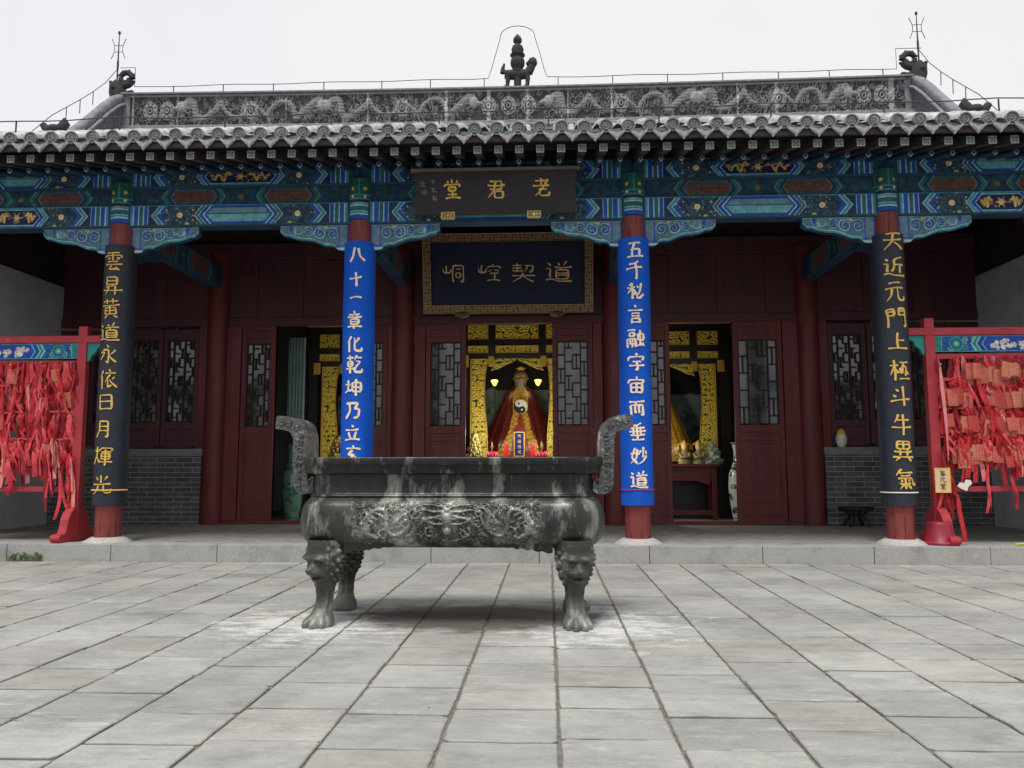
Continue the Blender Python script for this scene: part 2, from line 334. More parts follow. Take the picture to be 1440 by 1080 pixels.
# ------------------------------------------------------------------ the ground
def ground_stuff():
    m = MB(); m.box(-400,400,-400,400,-.06,-.013)
    kind(m.build('ground', mk('joint_dirt', S(138,134,124), S(92,90,82), 24, .95, .3, 60, c3=S(92,98,70), s3=3, lo3=.60, hi3=.72)), 'structure')
    # paving slabs
    x0s = .79; px = .565; V=[]; F=[]; C=[]; rs_ = random.Random(5)
    def slab(xa, xb, ya, yb, z, col):
        b = .007; n = len(V); near = abs((xa+xb)/2) < 9
        q = 7 if near else 2; ring = []
        cs = [(xa,ya),(xb,ya),(xb,yb),(xa,yb)]; c0 = [(x+(random.random()-.5)*.008, y+(random.random()-.5)*.008) for x,y in cs]
        chip = [random.random()**4*.035+.004 for _ in range(4)]
        tilt = ((random.random()-.5)*.012, (random.random()-.5)*.012)
        for e in range(4):
            p, r_ = c0[e], c0[(e+1)%4]; L = math.dist(p, r_); nx, ny = -(r_[1]-p[1])/L, (r_[0]-p[0])/L
            ts = [chip[e]/L]+[(k_+random.random()*.5)/q for k_ in range(1,q)]+[1-chip[(e+1)%4]/L]
            bow = random.random()*6
            for t_ in ts:
                o = abs(random.gauss(0,.0022))+.0015*math.sin(t_*9+bow) if near else 0
                if near and random.random() < .05: o += random.random()*.012
                ring.append((p[0]+(r_[0]-p[0])*t_+nx*o, p[1]+(r_[1]-p[1])*t_+ny*o))
        m_ = len(ring); cx_, cy_ = (xa+xb)/2, (ya+yb)/2
        zz = lambda x,y: z+tilt[0]*(x-cx_)+tilt[1]*(y-cy_)
        for x,y in ring: V.append((x,y,-.05)); C.append((.40,.39,.36))
        for x,y in ring: V.append((x,y,zz(x,y)-b*.8)); C.append((.62,.61,.58))
        for x,y in ring:
            d = math.hypot(x-cx_,y-cy_); f = 1-b*1.3/d; V.append((cx_+(x-cx_)*f, cy_+(y-cy_)*f, zz(x,y))); C.append(tuple(.97*v for v in col))
        for a in range(m_):
            d = (a+1)%m_; F.append((n+a,n+d,n+m_+d,n+m_+a)); F.append((n+m_+a,n+m_+d,n+2*m_+d,n+2*m_+a))
        F.append(tuple(range(n+2*m_,n+3*m_)))
    for k in range(-30, 30):
        xa = x0s+k*px; xb = xa+px; y = -.46-random.random()*.3; first = True
        ya_top = -.425
        while y > -15:
            g = .0045+.0035*random.random(); gy = .005+.006*random.random()*(random.random()<.6)
            ln = random.choice((.42,.45,.47,.48,.5,.52,.54)); 
            col = (.86+.20*random.random())
            tint = random.choice(((1,1,.99),(1,1,1),(.985,1,1),(1.01,.995,.98)))
            slab(xa+g, xb-g, y+gy, (ya_top if first else yprev)-gy, (random.random()-.5)*.005, tuple(col*t for t in tint))
            first = False; yprev = y; y -= ln
    me = bpy.data.meshes.new('courtyard_paving'); me.from_pydata(V, [], F); me.update()
    a = me.color_attributes.new('Col','FLOAT_COLOR','POINT'); a.data.foreach_set('color', np.array([(*c,1) for c in C], np.float32).reshape(-1))
    m = bpy.data.materials.new('paving_stone'); m.use_nodes = True; t = m.node_tree; N, L = t.nodes, t.links; b = N['Principled BSDF']
    b.inputs['Roughness'].default_value = .78; b.inputs['Specular IOR Level'].default_value = .35
    tc = N.new('ShaderNodeTexCoord'); at = N.new('ShaderNodeAttribute'); at.attribute_name = 'Col'
    def noise(sc, det=8, ro=.62, st=None):
        n = N.new('ShaderNodeTexNoise'); n.inputs['Scale'].default_value = sc; n.inputs['Detail'].default_value = det; n.inputs['Roughness'].default_value = ro
        if st:
            mp = N.new('ShaderNodeMapping'); mp.inputs['Scale'].default_value = st; L.new(tc.outputs['Object'], mp.inputs[0]); L.new(mp.outputs[0], n.inputs['Vector'])
        else: L.new(tc.outputs['Object'], n.inputs['Vector'])
        return n
    def mr(src, a, b_, c=0, d=1):
        r = N.new('ShaderNodeMapRange'); r.inputs[1].default_value=a; r.inputs[2].default_value=b_; r.inputs[3].default_value=c; r.inputs[4].default_value=d; L.new(src, r.inputs[0]); return r.outputs[0]
    def mixc(f, a, b_, bt='MIX'):
        x = N.new('ShaderNodeMix'); x.data_type='RGBA'; x.blend_type=bt
        for s_, v in ((0,f),(6,a),(7,b_)):
            if isinstance(v, (tuple,float,int)): x.inputs[s_].default_value = v if not isinstance(v, tuple) else (*v,1)
            else: L.new(v, x.inputs[s_])
        return x.outputs[2]
    def math2(op, a, b_):
        x = N.new('ShaderNodeMath'); x.operation = op
        for s_, v in ((0,a),(1,b_)):
            if isinstance(v,(int,float)): x.inputs[s_].default_value = v
            else: L.new(v, x.inputs[s_])
        return x.outputs[0]
    n1 = noise(1.1); n2 = noise(7, 12, .74, (.6,1.3,1)); n3 = noise(120, 3)
    base = mixc(mr(n1.outputs[0], .35, .65), S(156,155,151), S(180,179,174))
    base = mixc(mr(n2.outputs[0], .5, .72, 0, .55), base, S(206,205,200))
    base = mixc(mr(noise(2.7, 12, .75, (.7,1.3,1)).outputs[0], .50, .72, 0, .62), base, S(116,115,112))
    base = mixc(mr(n3.outputs[0], .45, .7, 0, .3), base, S(110,110,108))
    base = mixc(1.0, base, at.outputs[0], 'MULTIPLY')
    base = mixc(mr(noise(5.5, 14, .85, (.35,2.2,1)).outputs[0], .565, .66, 0, .6), base, S(222,221,218))
    base = mixc(mr(noise(9, 12, .8, (.5,2.0,1)).outputs[0], .565, .68, 0, .6), base, S(98,97,94))
    # pits
    vo = N.new('ShaderNodeTexVoronoi'); vo.inputs['Scale'].default_value = 2.1; L.new(tc.outputs['Object'], vo.inputs['Vector'])
    base = mixc(mr(vo.outputs['Distance'], .03, .018, 0, .8), base, S(70,70,68))
    # lime bloom by the burner's feet, sooty stain with contact shadow painted in below
    sx = N.new('ShaderNodeSeparateXYZ'); L.new(tc.outputs['Object'], sx.inputs[0])
    dx = math2('ABSOLUTE', math2('ADD', sx.outputs[0], .05), 0); dy = math2('ADD', sx.outputs[1], 4.55)
    ex = math2('DIVIDE', math2('SUBTRACT', dx, 1.15), .75); ey = math2('DIVIDE', dy, .75)
    rad = math2('SQRT', math2('ADD', math2('MULTIPLY', ex, ex), math2('MULTIPLY', ey, ey)), 0)
    nb = noise(4.2, 14, .82, (.8,1.7,1))
    near = mr(rad, .1, 1.9, .24, 0)
    bloom = mr(math2('ADD', nb.outputs[0], near), .615, .73, 0, .8)
    base = mixc(bloom, base, S(226,226,224))
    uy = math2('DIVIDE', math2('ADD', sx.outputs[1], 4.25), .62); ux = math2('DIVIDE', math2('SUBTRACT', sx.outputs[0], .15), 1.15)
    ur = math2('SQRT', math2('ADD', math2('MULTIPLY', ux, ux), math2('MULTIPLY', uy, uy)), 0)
    soot_shadow = mr(math2('ADD', math2('MULTIPLY', ur, -1), math2('MULTIPLY', noise(4,8,.6).outputs[0], 1.1)), -.55, -.2, 0, .85)
    base = mixc(soot_shadow, base, S(82,74,70))
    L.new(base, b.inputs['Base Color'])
    bp = N.new('ShaderNodeBump'); bp.inputs['Strength'].default_value=.6; bp.inputs['Distance'].default_value=.012
    L.new(math2('ADD', n2.outputs[0], math2('MULTIPLY', n3.outputs[0], .25)), bp.inputs['Height']); L.new(bp.outputs[0], b.inputs['Normal'])
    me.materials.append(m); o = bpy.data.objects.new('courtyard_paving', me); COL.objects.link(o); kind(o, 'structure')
    # platform
    m = MB(); m.box(-14,14,-.1,12,-.02,.226); kind(m.build('platform_floor', m_floor), 'structure')
    m = MB(); x = -14.2
    for L_ in [1.48,1.5,1.46,1.5,1.47]*4:
        m.box(x+.004, x+L_-.004, -.42+(random.random()-.5)*.006, -.095, -.03, .235+(random.random()-.5)*.004); x += L_
    kind(m.build('platform_kerb', m_stone, bevel=.008), 'structure')
ground_stuff()

# ------------------------------------------------------------------ the hall
hall = thing('temple_hall', 'grey tiled temple hall with red doors and blue and green painted beams', 'temple')
XC = [-8.75,-5.6,-2.0,2.0,5.6,8.75]
def roof_z(y):
    return float(np.interp(y, [-1.4,-1.0,-.6,.4,1.9,3.0,4.0,4.4], [5.66,5.87,6.06,6.42,6.92,7.46,8.14,8.3]))
def roof():
    ys = [-1.36+.27*i for i in range(21)]
    # pan sheet
    P = np.zeros((22, 2, 3)); 
    for i, y in enumerate([-1.33]+[yy+.1 for yy in ys]):
        for j, x in enumerate((-9.5, 9.5)): P[i,j] = (x, y, roof_z(y)-.05)
    xs = np.arange(-9.5, 9.51, .0475); P = np.zeros((22, len(xs), 3))
    for i, y in enumerate([-1.37]+[yy+.1 for yy in ys]):
        P[i,:,0] = xs; P[i,:,1] = y; P[i,:,2] = roof_z(y)-.035-.03*np.abs(np.sin(PI*(xs-.1)/.285))
    grid_mesh('pan_tiles', P, m_tiledk, hall)
    m = MB(); capm = None; dripm = None
    xr = .1
    rows = [xr+.285*k for k in range(-33, 34)]
    for x in rows:
        jx = (random.random()-.5)*.012; jz = (random.random()-.5)*.012
        for i in range(20):
            y0, y1 = ys[i], ys[i]+.285; n = 7; ra, rb = .078, .067
            vs = []
            ox = jx+(random.random()-.5)*.008
            for (y, r_) in ((y0,ra),(y1,rb)):
                z = roof_z(y)+jz+.012
                vs += [(x+ox+r_*math.cos(PI*k/(n-1)), y, z+r_*math.sin(PI*k/(n-1))*1.05) for k in range(n)]
            m.add(vs, [(k,k+1,n+k+1,n+k) for k in range(n-1)], True)
            if i < 12: m.add(vs[:n], [tuple(range(n))])
        # round tile end with raised rim and boss, and the pointed drip tile beside it
        z = roof_z(-1.36)+jz+.012; n = 20
        if capm is None:
            caps = MB(); rings = [(.088,.02),(.090,-.010),(.076,-.014),(.068,.012),(.052,.010),(.046,-.002),(.034,-.002),(.026,.010),(.012,-.002),(.001,-.004)]
            vs = [(r_*math.cos(2*PI*k/n), d, r_*math.sin(2*PI*k/n)) for r_, d in rings for k in range(n)]
            caps.add(vs, [(i_*n+k, i_*n+(k+1)%n, (i_+1)*n+(k+1)%n, (i_+1)*n+k) for i_ in range(len(rings)-1) for k in range(n)], False)
            capm = caps.build('tile_end', m_tileend, hall); ce = capm
            dr_ = MB(); dr_.prism([(-.118,.045),(-.07,.012),(0,-.006),(.07,.012),(.118,.045),(.105,.0),(.078,-.022),(.055,-.05),(.026,-.075),(0,-.112),(-.026,-.075),(-.055,-.05),(-.078,-.022),(-.105,.0)], 'y', -.012, .014)
            dr_.prism([(-.07,-.015),(.07,-.015),(.04,-.045),(0,-.082),(-.04,-.045)], 'y', -.018, -.0121)
            dripm = dr_.build('drip_tile', m_drip, hall); de = dripm
        else:
            ce = capm.copy(); COL.objects.link(ce); de = dripm.copy(); COL.objects.link(de); ce.parent = de.parent = hall
        ce.location = (x+jx, -1.372, z); ce.rotation_euler = (R(6*(random.random()-.5)), random.random()*6, 0)
        de.location = (x+.1425+(random.random()-.5)*.012, -1.372, z-.088+(random.random()-.5)*.01); de.rotation_euler = (0, (random.random()-.5)*.08, 0)
    m.build('cover_tiles', m_tile, hall)
    # rear slope and soffit so that the roof is closed
    b = MB(); b.prism([(4.0,8.3),(9.4,5.7),(9.4,5.6),(4.0,8.2)], 'x', -9.4, 9.4); b.build('rear_slope', m_tiledk, hall)
    s_ = MB()
    yy = [-1.32,-.9,-.5,.4,1.9,3.0,4.0]
    s_.prism([(y, roof_z(y)-.075) for y in yy]+[(y, roof_z(y)-.105) for y in reversed(yy)], 'x', -9.4, 9.4)
    s_.build('roof_boards', m_eave, hall)
    e = MB(); e.box(-9.4,9.4,-1.335,-1.29,5.535,5.60); e.build('eave_board', m_eave, hall)
    e = MB(); e.box(-9.4,9.4,-.80,-.765,5.64,5.70); e.build('rafter_stop_board', m_eave, hall)
roof()
def rafters():
    # end faces painted
    def sq_end():
        cv = Cv(.104,.104,.004,S(160,172,166)); g=S(92,116,110)
        for a in (.028,.076):
            for b in (.028,.076): cv.disc(a,b,.015,g)
        cv.disc(.052,.052,.012,g); e = np.minimum(np.minimum(cv.X,.104-cv.X),np.minimum(cv.Y,.104-cv.Y)); cv.c[e<.006] = S(196,202,198)
        return cv
    def rd_end():
        cv = Cv(.084,.084,.004,S(40,60,90)); cv.disc(.042,.036,.03,S(190,205,210)); cv.disc(.042,.044,.022,S(34,50,84)); return cv
    def disc_mesh(cv, name, rnd):
        P = np.zeros((cv.ny,cv.nx,3)); X=cv.X-cv.w/2; Z=cv.Y-cv.h/2
        if rnd:
            a=np.maximum(np.abs(X),np.abs(Z)); r=np.hypot(X,Z)+1e-9; f=a/r; P[...,0]=X*f; P[...,2]=Z*f
        else: P[...,0]=X; P[...,2]=Z
        return grid_mesh(name, P, m_painted, None, cv.c)
    sqe = disc_mesh(sq_end(),'end_cap',False); rde = disc_mesh(rd_end(),'end_cap',True)
    def raf(body, endm, x, y, z, first):
        o = body if first else body.copy()
        if not first: COL.objects.link(o)
        o.parent = hall; o.location = (x,y,z)
        e = endm if first else endm.copy()
        if not first: COL.objects.link(e)
        e.parent = o; e.location = (0,-.004,0)
    b = MB(); s0=.28
    b.add([(a*.052, yy, c*.052+yy*s0) for yy in (0,1.2) for a,c in ((-1,-1),(1,-1),(1,1),(-1,1))],
          [(0,1,2,3),(0,4,5,1),(1,5,6,2),(2,6,7,3),(3,7,4,0)])
    fb = b.build('flying_rafter', m_eave)
    b = MB(); b.tube([(0,0,0),(0,1.5,.42),(0,3.6,1.25)], .042, 10); rb = b.build('eave_rafter', m_beamside)
    n=0
    for k in range(-31, 32):
        raf(fb, sqe, .39+.2785*k, -1.16, 5.492, n==0)
        raf(rb, rde, .37+.2785*k, -.75, 5.487, n==0); n+=1
rafters()

# painted beams ------------------------------------------------------------
BLUE, NAVY, TEAL, GREEN, PALE, GOLD, DK = S(26,84,180), S(32,52,94), S(66,146,168), S(44,104,106), S(170,208,214), S(246,216,148), S(34,50,80)
def beam_art(w, h, style, seed):
    rs = random.Random(seed); cv = Cv(w, h, .008, NAVY); U = np.minimum(cv.X, w-cv.X); v = np.abs(cv.Y-h/2)/(h/2)
    def band(f, a, b, c): cv.mask(((f>=a)&(f<b)).astype(float), c)
    for a,b,c in ((0,.035,TEAL),(.035,.05,PALE),(.05,.12,BLUE),(.12,.132,PALE),(.132,.19,GREEN),(.19,.205,PALE),(.205,.26,BLUE if style!='mid' else TEAL),(.26,.27,PALE)): band(U,a,b,c)
    pos = .31; half = w/2
    C = U-.14*h/.34*v
    Lf = min(.50, half*.32)                        # floral field length
    for a,b,c in ((0,.016,PALE),(.016,.07,TEAL),(.07,.086,PALE),(.086,.15,BLUE)): band(C,pos+a,pos+b,c)
    fx0 = pos+.15; fx1 = fx0+Lf
    inside = (C>fx0)&(C<fx1)
    # floral scrolls
    t = Cv(w, h, .008, DK)
    for _ in range(int(w*h*900)):
        x = rs.random()*w; y = rs.random()*h
        t.spiral(x,y,.016+.016*rs.random(),1.2,.006,rs.choice((S(58,92,112),S(84,118,126),S(36,66,120),S(52,104,112),S(48,88,84))),None,rs.choice((-1,1)),rs.random()*6,12)
    for _ in range(int(w*h*70)): t.disc(rs.random()*w, rs.random()*h, .007, GOLD)
    cv.c[inside] = t.c[inside]
    for sx in (0,1):
        cx = fx0+Lf*.45+.06; cx = w-cx if sx else cx
        cv.disc(cx,h*.5,.056,S(30,60,100)); cv.disc(cx, h*.5, .042, S(246,222,158)); cv.disc(cx,h*.5,.014,S(214,180,110))
        cx2 = fx0+Lf*.8; cx2 = w-cx2 if sx else cx2
        if style != 'up': cv.disc(cx2, .012, .042, GREEN); cv.disc(cx2, .008, .032, S(205,190,110))
        for dx in (-.2,.2,-.3): cv.disc((w-cx-dx) if sx else cx+dx, h*(.5+.25*math.sin(dx*40)), .011, GOLD)
    for a,b,c in ((0,.014,PALE),(.014,.06,GREEN if style=='pan' else TEAL),(.06,.072,PALE),(.072,.13,BLUE),(.13,.142,PALE)): band(C,fx1+a,fx1+b,c)
    core = (C>fx1+.142)
    if style == 'pan':                             # plain teal brocade panel, framed
        cv.c[core] = S(100,186,192); e = np.minimum(np.minimum(C-fx1-.142, cv.Y), h-cv.Y)
        br = core & ((np.floor(cv.X/.02)+np.floor(cv.Y/.02))%2 > .5); cv.c[br] = S(132,196,194)
        br2 = core & (np.abs(((cv.X*28+np.sin(cv.Y*90)*.6)%1)-.5)<.12); cv.c[br2] = S(66,144,154)
        cv.c[core & (cv.Y>h*.55) & ~br2] = np.array(S(116,150,164)); cv.c[core & (np.abs(cv.Y-h*.55)<.006)] = S(30,80,120)
        cv.c[core & (e<.05)] = S(28,80,170); cv.c[core & (e<.012)] = PALE
    else:
        cv.c[core] = S(20,30,80); e = np.minimum(cv.Y, h-cv.Y); cv.c[core & (e<.035)] = TEAL; cv.c[core&(e<.045)&(e>=.035)] = PALE
        x0 = fx1+.24; mid = w/2; amp = h*.2
        g = S(232,196,112)
        cv.dragon(mid-.16, x0, h*.5, amp*1.25, .028, g, None, 2.0, rs); cv.dragon(mid+.16, w-x0, h*.5, amp*1.25, .028, g, None, 2.0, rs)
        for k in range(16): cv.spiral(x0+rs.random()*(w-2*x0), h*(.25+.5*rs.random()), .02, 1.1, .007, S(190,150,84), None, 1, rs.random()*6, 10)
        cv.disc(mid, h*.5, .04, g); 
        for a in range(6): cv.line([(mid,h*.5),(mid+.085*math.cos(a*PI/3),h*.5+.085*math.sin(a*PI/3))], .02,.006,g)
    cv.rect(0,0,w,.012,S(30,84,80)); cv.rect(0,h-.012,w,h,TEAL)
    return cv
def mid_art(w, h, seed):
    rs = random.Random(seed); cv = Cv(w,h,.01,S(32,58,86)); U = np.minimum(cv.X,w-cv.X); v = np.abs(cv.Y-h/2)/(h/2)
    for _ in range(int(w*h*300)): cv.spiral(rs.random()*w, rs.random()*h, .04, 1.2, .01, rs.choice((S(36,96,106),S(30,60,110),S(40,100,90))), None, rs.choice((-1,1)), rs.random()*6, 12)
    n = 2 if w < 3.9 else 2
    for k in range(n):
        cx = w*(.28+.44*k); hw = .34
        d = np.abs(cv.X-cx)+.09*v
        for a,c in ((hw+.16,S(36,90,130)),(hw+.145,S(110,160,165)),(hw+.13,S(40,110,110)),(hw+.07,S(34,60,110)),(hw+.02,S(110,130,120))):
            cv.c[d<a] = c
        core = d<hw; cv.c[core] = S(84,54,54)
        t = Cv(w,h,.01,S(82,52,52)); t.arabesque(cx-hw,0,cx+hw,h,.06,S(108,80,72),None,rs,.28); cv.c[core]=t.c[core]
        cv.c[core & (np.minimum(cv.Y,h-cv.Y)<.035)] = S(40,100,110)
    cv.disc(w/2,h/2,.04,S(128,106,60))
    return cv
def face(cv, name, x, y, z, parent, off=.006):
    P = np.stack([x+cv.X, np.full_like(cv.X, y)-cv.H*1.0, z+cv.Y], -1)
    return grid_mesh(name, P, m_painted, parent, cv.c, smooth=False)
LO0, LO1, MD1, UP1 = 4.84, 5.18, 5.44, 5.76
for i in range(5):
    a, b = XC[i]+.17, XC[i+1]-.17; wd = b-a
    sty = 'pan' if i in (1,3) else 'dr'
    m = MB(); m.box(XC[i],XC[i+1],-.12,.12,LO0,LO1); o = m.build('lower_beam', m_beamside, hall, bevel=.012)
    face(beam_art(wd, LO1-LO0-.03, 'pan' if i in (1,2,3) else 'dr', 11+i), 'painted_panel', a, -.125, LO0+.015, o)
    m = MB(); m.box(XC[i],XC[i+1],-.05,.05,LO1,MD1); o = m.build('middle_board', m_beamside, hall)
    face(mid_art(wd, MD1-LO1-.01, 31+i), 'painted_panel', a, -.054, LO1+.005, o)
    m = MB(); m.box(XC[i],XC[i+1],-.10,.12,MD1,UP1); o = m.build('upper_beam', m_beamside, hall, bevel=.012)
    face(beam_art(wd, UP1-MD1-.03, 'up' if i in (1,3) else ('pan' if i in (0,4) else 'pan2'), 51+i), 'painted_panel', a, -.105, MD1+.015, o)
# carved corner brackets below the beam (queti)
def queti():
    w, h = 1.02, .40; rs = random.Random(5)
    cv = Cv(w, h, .008, S(60,120,130))
    # outline height (lower edge) as a function of x from the column
    xs = np.array([0,.06,.10,.16,.20,.26,.34,.42,.52,.60,.70,.80,.88,.96,1.02]); low = np.array([.02,.02,.02,.03,.07,.085,.085,.12,.16,.175,.18,.20,.235,.24,.30])
    lo = np.interp(cv.X, xs, low)
    cv.c[...] = S(92,124,146)
    for (x,y,r,d,c) in ((.24,.27,.075,1,BLUE),(.42,.28,.075,-1,BLUE),(.60,.30,.06,1,BLUE),(.74,.32,.05,-1,TEAL),(.86,.34,.04,1,BLUE)):
        cv.disc(x,y,r*1.25,S(70,112,120)); cv.spiral(x,y,r*1.2,1.8,.026,S(176,206,206),.006,d,1); cv.spiral(x,y,r,1.7,.024,c,.012,d,1)
    for _ in range(60): x=.14+rs.random()*.85; y=.1+rs.random()*.28; cv.spiral(x,y,.02,1.1,.006,rs.choice((PALE,TEAL,BLUE,S(150,160,120))),.004,rs.choice((-1,1)),rs.random()*6,10)
    cv.disc(.33,.37,.014,GOLD); cv.disc(.62,.37,.012,GOLD)
    d = cv.Y-lo
    cv.c[d<.055] = S(40,120,110); cv.c[d<.042] = PALE; cv.c[d<.03] = TEAL
    cv.c[(cv.X<.145)] = S(104,136,152); cv.c[(cv.X<.145)&(cv.X>.13)] = BLUE; cv.c[(cv.X<.02)] = BLUE; cv.c[(cv.Y<.06)&(cv.X<.2)] = PALE; cv.c[(cv.Y<.09)&(cv.Y>.06)&(cv.X<.18)] = BLUE; cv.c[(cv.Y<.075)&(cv.Y>.06)&(cv.X<.12)] = S(170,80,70)
    cv.c[cv.Y>h-.014] = PALE
    Z = np.maximum(cv.Y, lo) ; t = (cv.Y/h); Z = lo+(h-lo)*t
    # colours follow the remap
    P = np.stack([cv.X, -cv.H, Z], -1)
    # resample colours at remapped height
    jj = np.clip((Z/h*(cv.ny-1)).round().astype(int),0,cv.ny-1); ii = np.tile(np.arange(cv.nx),(cv.ny,1)); cc = cv.c[jj,ii]
    P[...,1] = -cv.H[jj,ii]
    poly = list(zip(xs,low))+[(w,h),(0,h)]
    return P, cc, poly
QP, QC, QPOLY = queti()
for i, x in enumerate(XC):
    for sg in (-1,1):
        if (i==0 and sg<0) or (i==5 and sg>0): continue
        m = MB(); m.prism([(x+sg*(.165+a), 4.445+b) for a,b in QPOLY], 'y', -.055, .055); o = m.build('corner_bracket', m_beamside, hall)
        P = QP.copy(); P[...,0] = x+sg*(.165+P[...,0]); P[...,1] += -.059; P[...,2] += 4.443
        if sg < 0: P = P[:, ::-1]; cc = QC[:, ::-1]
        else: cc = QC
        grid_mesh('painted_panel', np.ascontiguousarray(P), m_painted, o, np.ascontiguousarray(cc))
# columns
def column_cap_cv():
    cv = Cv(1.15,.62,.01,S(34,96,84))
    for y0,y1,c in ((0,.07,BLUE),(.07,.085,PALE),(.085,.12,TEAL),(.12,.13,PALE),(.13,.2,GREEN),(.2,.212,PALE),(.212,.24,TEAL),(.24,.25,PALE),(.25,.3,S(26,50,70)),(.3,.315,TEAL),(.36,.375,TEAL),(.375,.6,S(30,92,80))): cv.rect(0,y0,1.15,y1,c)
    for k in range(6): cv.disc(.1+.19*k,.34,.022,GOLD); cv.disc(.1+.19*k,.46,.026,S(220,190,110)); cv.rect(.19*k,.375,.19*k+.014,.6,TEAL)
    return cv
CAPCV = column_cap_cv()
for x in XC:
    m = MB(); m.lathe([(.178,0),(.176,2),(.172,4.6)], (x,0,.29), 32); o = m.build('column', m_post, hall)
    m = MB(); m.lathe([(.33,0),(.325,.012),(.235,.065),(.21,.075)], (x,0,.228), 32); m.build('column_plinth', m_plinth, o)
    A = CAPCV.X/1.15*2*PI; rr = .1785
    P = np.stack([x+rr*np.sin(A), -rr*np.cos(A), 4.90+CAPCV.Y], -1); grid_mesh('painted_collar', P, m_painted, o, CAPCV.c)
    if abs(x) < 8:                                 # tie beams running back to the wall columns
        m = MB(); m.box(x-.11,x+.11,.17,3.4,4.72,5.12); tb = m.build('tie_beam', m_beamside, hall, bevel=.015)
        for sg in (-1,1):
            cv = mid_art(3.0,.36,70+int(x)); P = np.stack([np.full_like(cv.X, x+sg*.1125), .2+cv.X, 4.74+cv.Y], -1)
            if sg < 0: P = P[:, ::-1]
            grid_mesh('painted_panel', np.ascontiguousarray(P), m_painted, tb, np.ascontiguousarray(cv.c if sg>0 else cv.c[:, ::-1]))
        m = MB(); m.prism([(.17,4.72),(.17,4.45),(.5,4.45),(.62,4.55),(.95,4.6),(1.1,4.72)], 'x', x-.07, x+.07); m.build('tie_bracket', m_beamside, hall)
# gable side walls
for sg in (-1,1):
    m = MB(); m.box(*sorted((sg*8.72,sg*9.12)), -.35, 8.5, .226, 4.80); m.build('gable_wall', m_plaster, hall)
    m = MB(); m.prism([(-.3,4.80),(8.5,4.80),(8.5,6.0),(4,8.2),(1.9,6.95),(-.3,6.0)], 'x', *sorted((sg*8.8,sg*9.1))); m.build('gable_infill', m_dark, hall)

# door wall -------------------------------------------------------------------
WY = 3.55
def brick_mat():
    m = bpy.data.materials.new('grey_brick'); m.use_nodes = True; N, L = m.node_tree.nodes, m.node_tree.links; b = N['Principled BSDF']; b.inputs['Roughness'].default_value=.85
    tc = N.new('ShaderNodeTexCoord'); mp = N.new('ShaderNodeMapping'); mp.inputs['Rotation'].default_value = (R(90),0,0); L.new(tc.outputs['Object'], mp.inputs[0])
    br = N.new('ShaderNodeTexBrick'); br.inputs['Scale'].default_value=1; br.inputs['Brick Width'].default_value=.34; br.inputs['Row Height'].default_value=.092; br.inputs['Mortar Size'].default_value=.007
    br.inputs['Color1'].default_value=(*S(92,92,94),1); br.inputs['Color2'].default_value=(*S(72,72,75),1); br.inputs['Mortar'].default_value=(*S(140,140,140),1); L.new(mp.outputs[0], br.inputs['Vector'])
    n = N.new('ShaderNodeTexNoise'); n.inputs['Scale'].default_value=4; n.inputs['Detail'].default_value=8; L.new(tc.outputs['Object'], n.inputs['Vector'])
    x = N.new('ShaderNodeMix'); x.data_type='RGBA'; x.blend_type='OVERLAY'; x.inputs[0].default_value=.5; L.new(br.outputs[0], x.inputs[6]); L.new(n.outputs[0], x.inputs[7]); L.new(x.outputs[2], b.inputs['Base Color'])
    bp = N.new('ShaderNodeBump'); bp.inputs['Strength'].default_value=.5; bp.inputs['Distance'].default_value=.006; bp.invert=True; L.new(br.outputs['Fac'], bp.inputs['Height']); L.new(bp.outputs[0], b.inputs['Normal'])
    return m
m_brick = brick_mat(); m_coping = mk('grey_coping', S(128,130,132), S(108,110,112), 6, .8, .1, 40)
def lattice(x0, x1, z0, z1, y, cols, parent, mat=m_lattice):
    """step-and-bar lattice: frame plus staggered bars"""
    m = MB(); t = .024; W, H = x1-x0, z1-z0
    V = lambda x, a, b: m.box(x-t/2, x+t/2, y-.012, y+.012, a, b)
    Hh = lambda z, a, b: m.box(a, b, y-.0135, y+.0135, z-t/2, z+t/2)
    V(x0+t/2,z0,z1); V(x1-t/2,z0,z1); Hh(z0+t/2,x0,x1); Hh(z1-t/2,x0,x1)
    n = cols; cw = W/n; rows = max(4, int(H/cw/1.6)); rh = H/rows
    for k in range(1,n): V(x0+k*cw+.004*(k%2), z0, z1) if k%2 else None
    for r in range(rows):
        for k in range(n):
            za = z0+(r+.5*(k%2)+.02)*rh
            if za < z1: Hh(za, x0+k*cw, x0+(k+1)*cw)
            if (r+k)%3 == 0: V(x0+(k+.5)*cw, max(z0,za-.0), min(z1, za+rh))
    for k in range(1,n):
        if k%2 == 0:
            for r in range(rows):
                if r%2 == 0: V(x0+k*cw, z0+r*rh, z0+(r+1)*rh)
    return m.build('lattice', mat, parent)
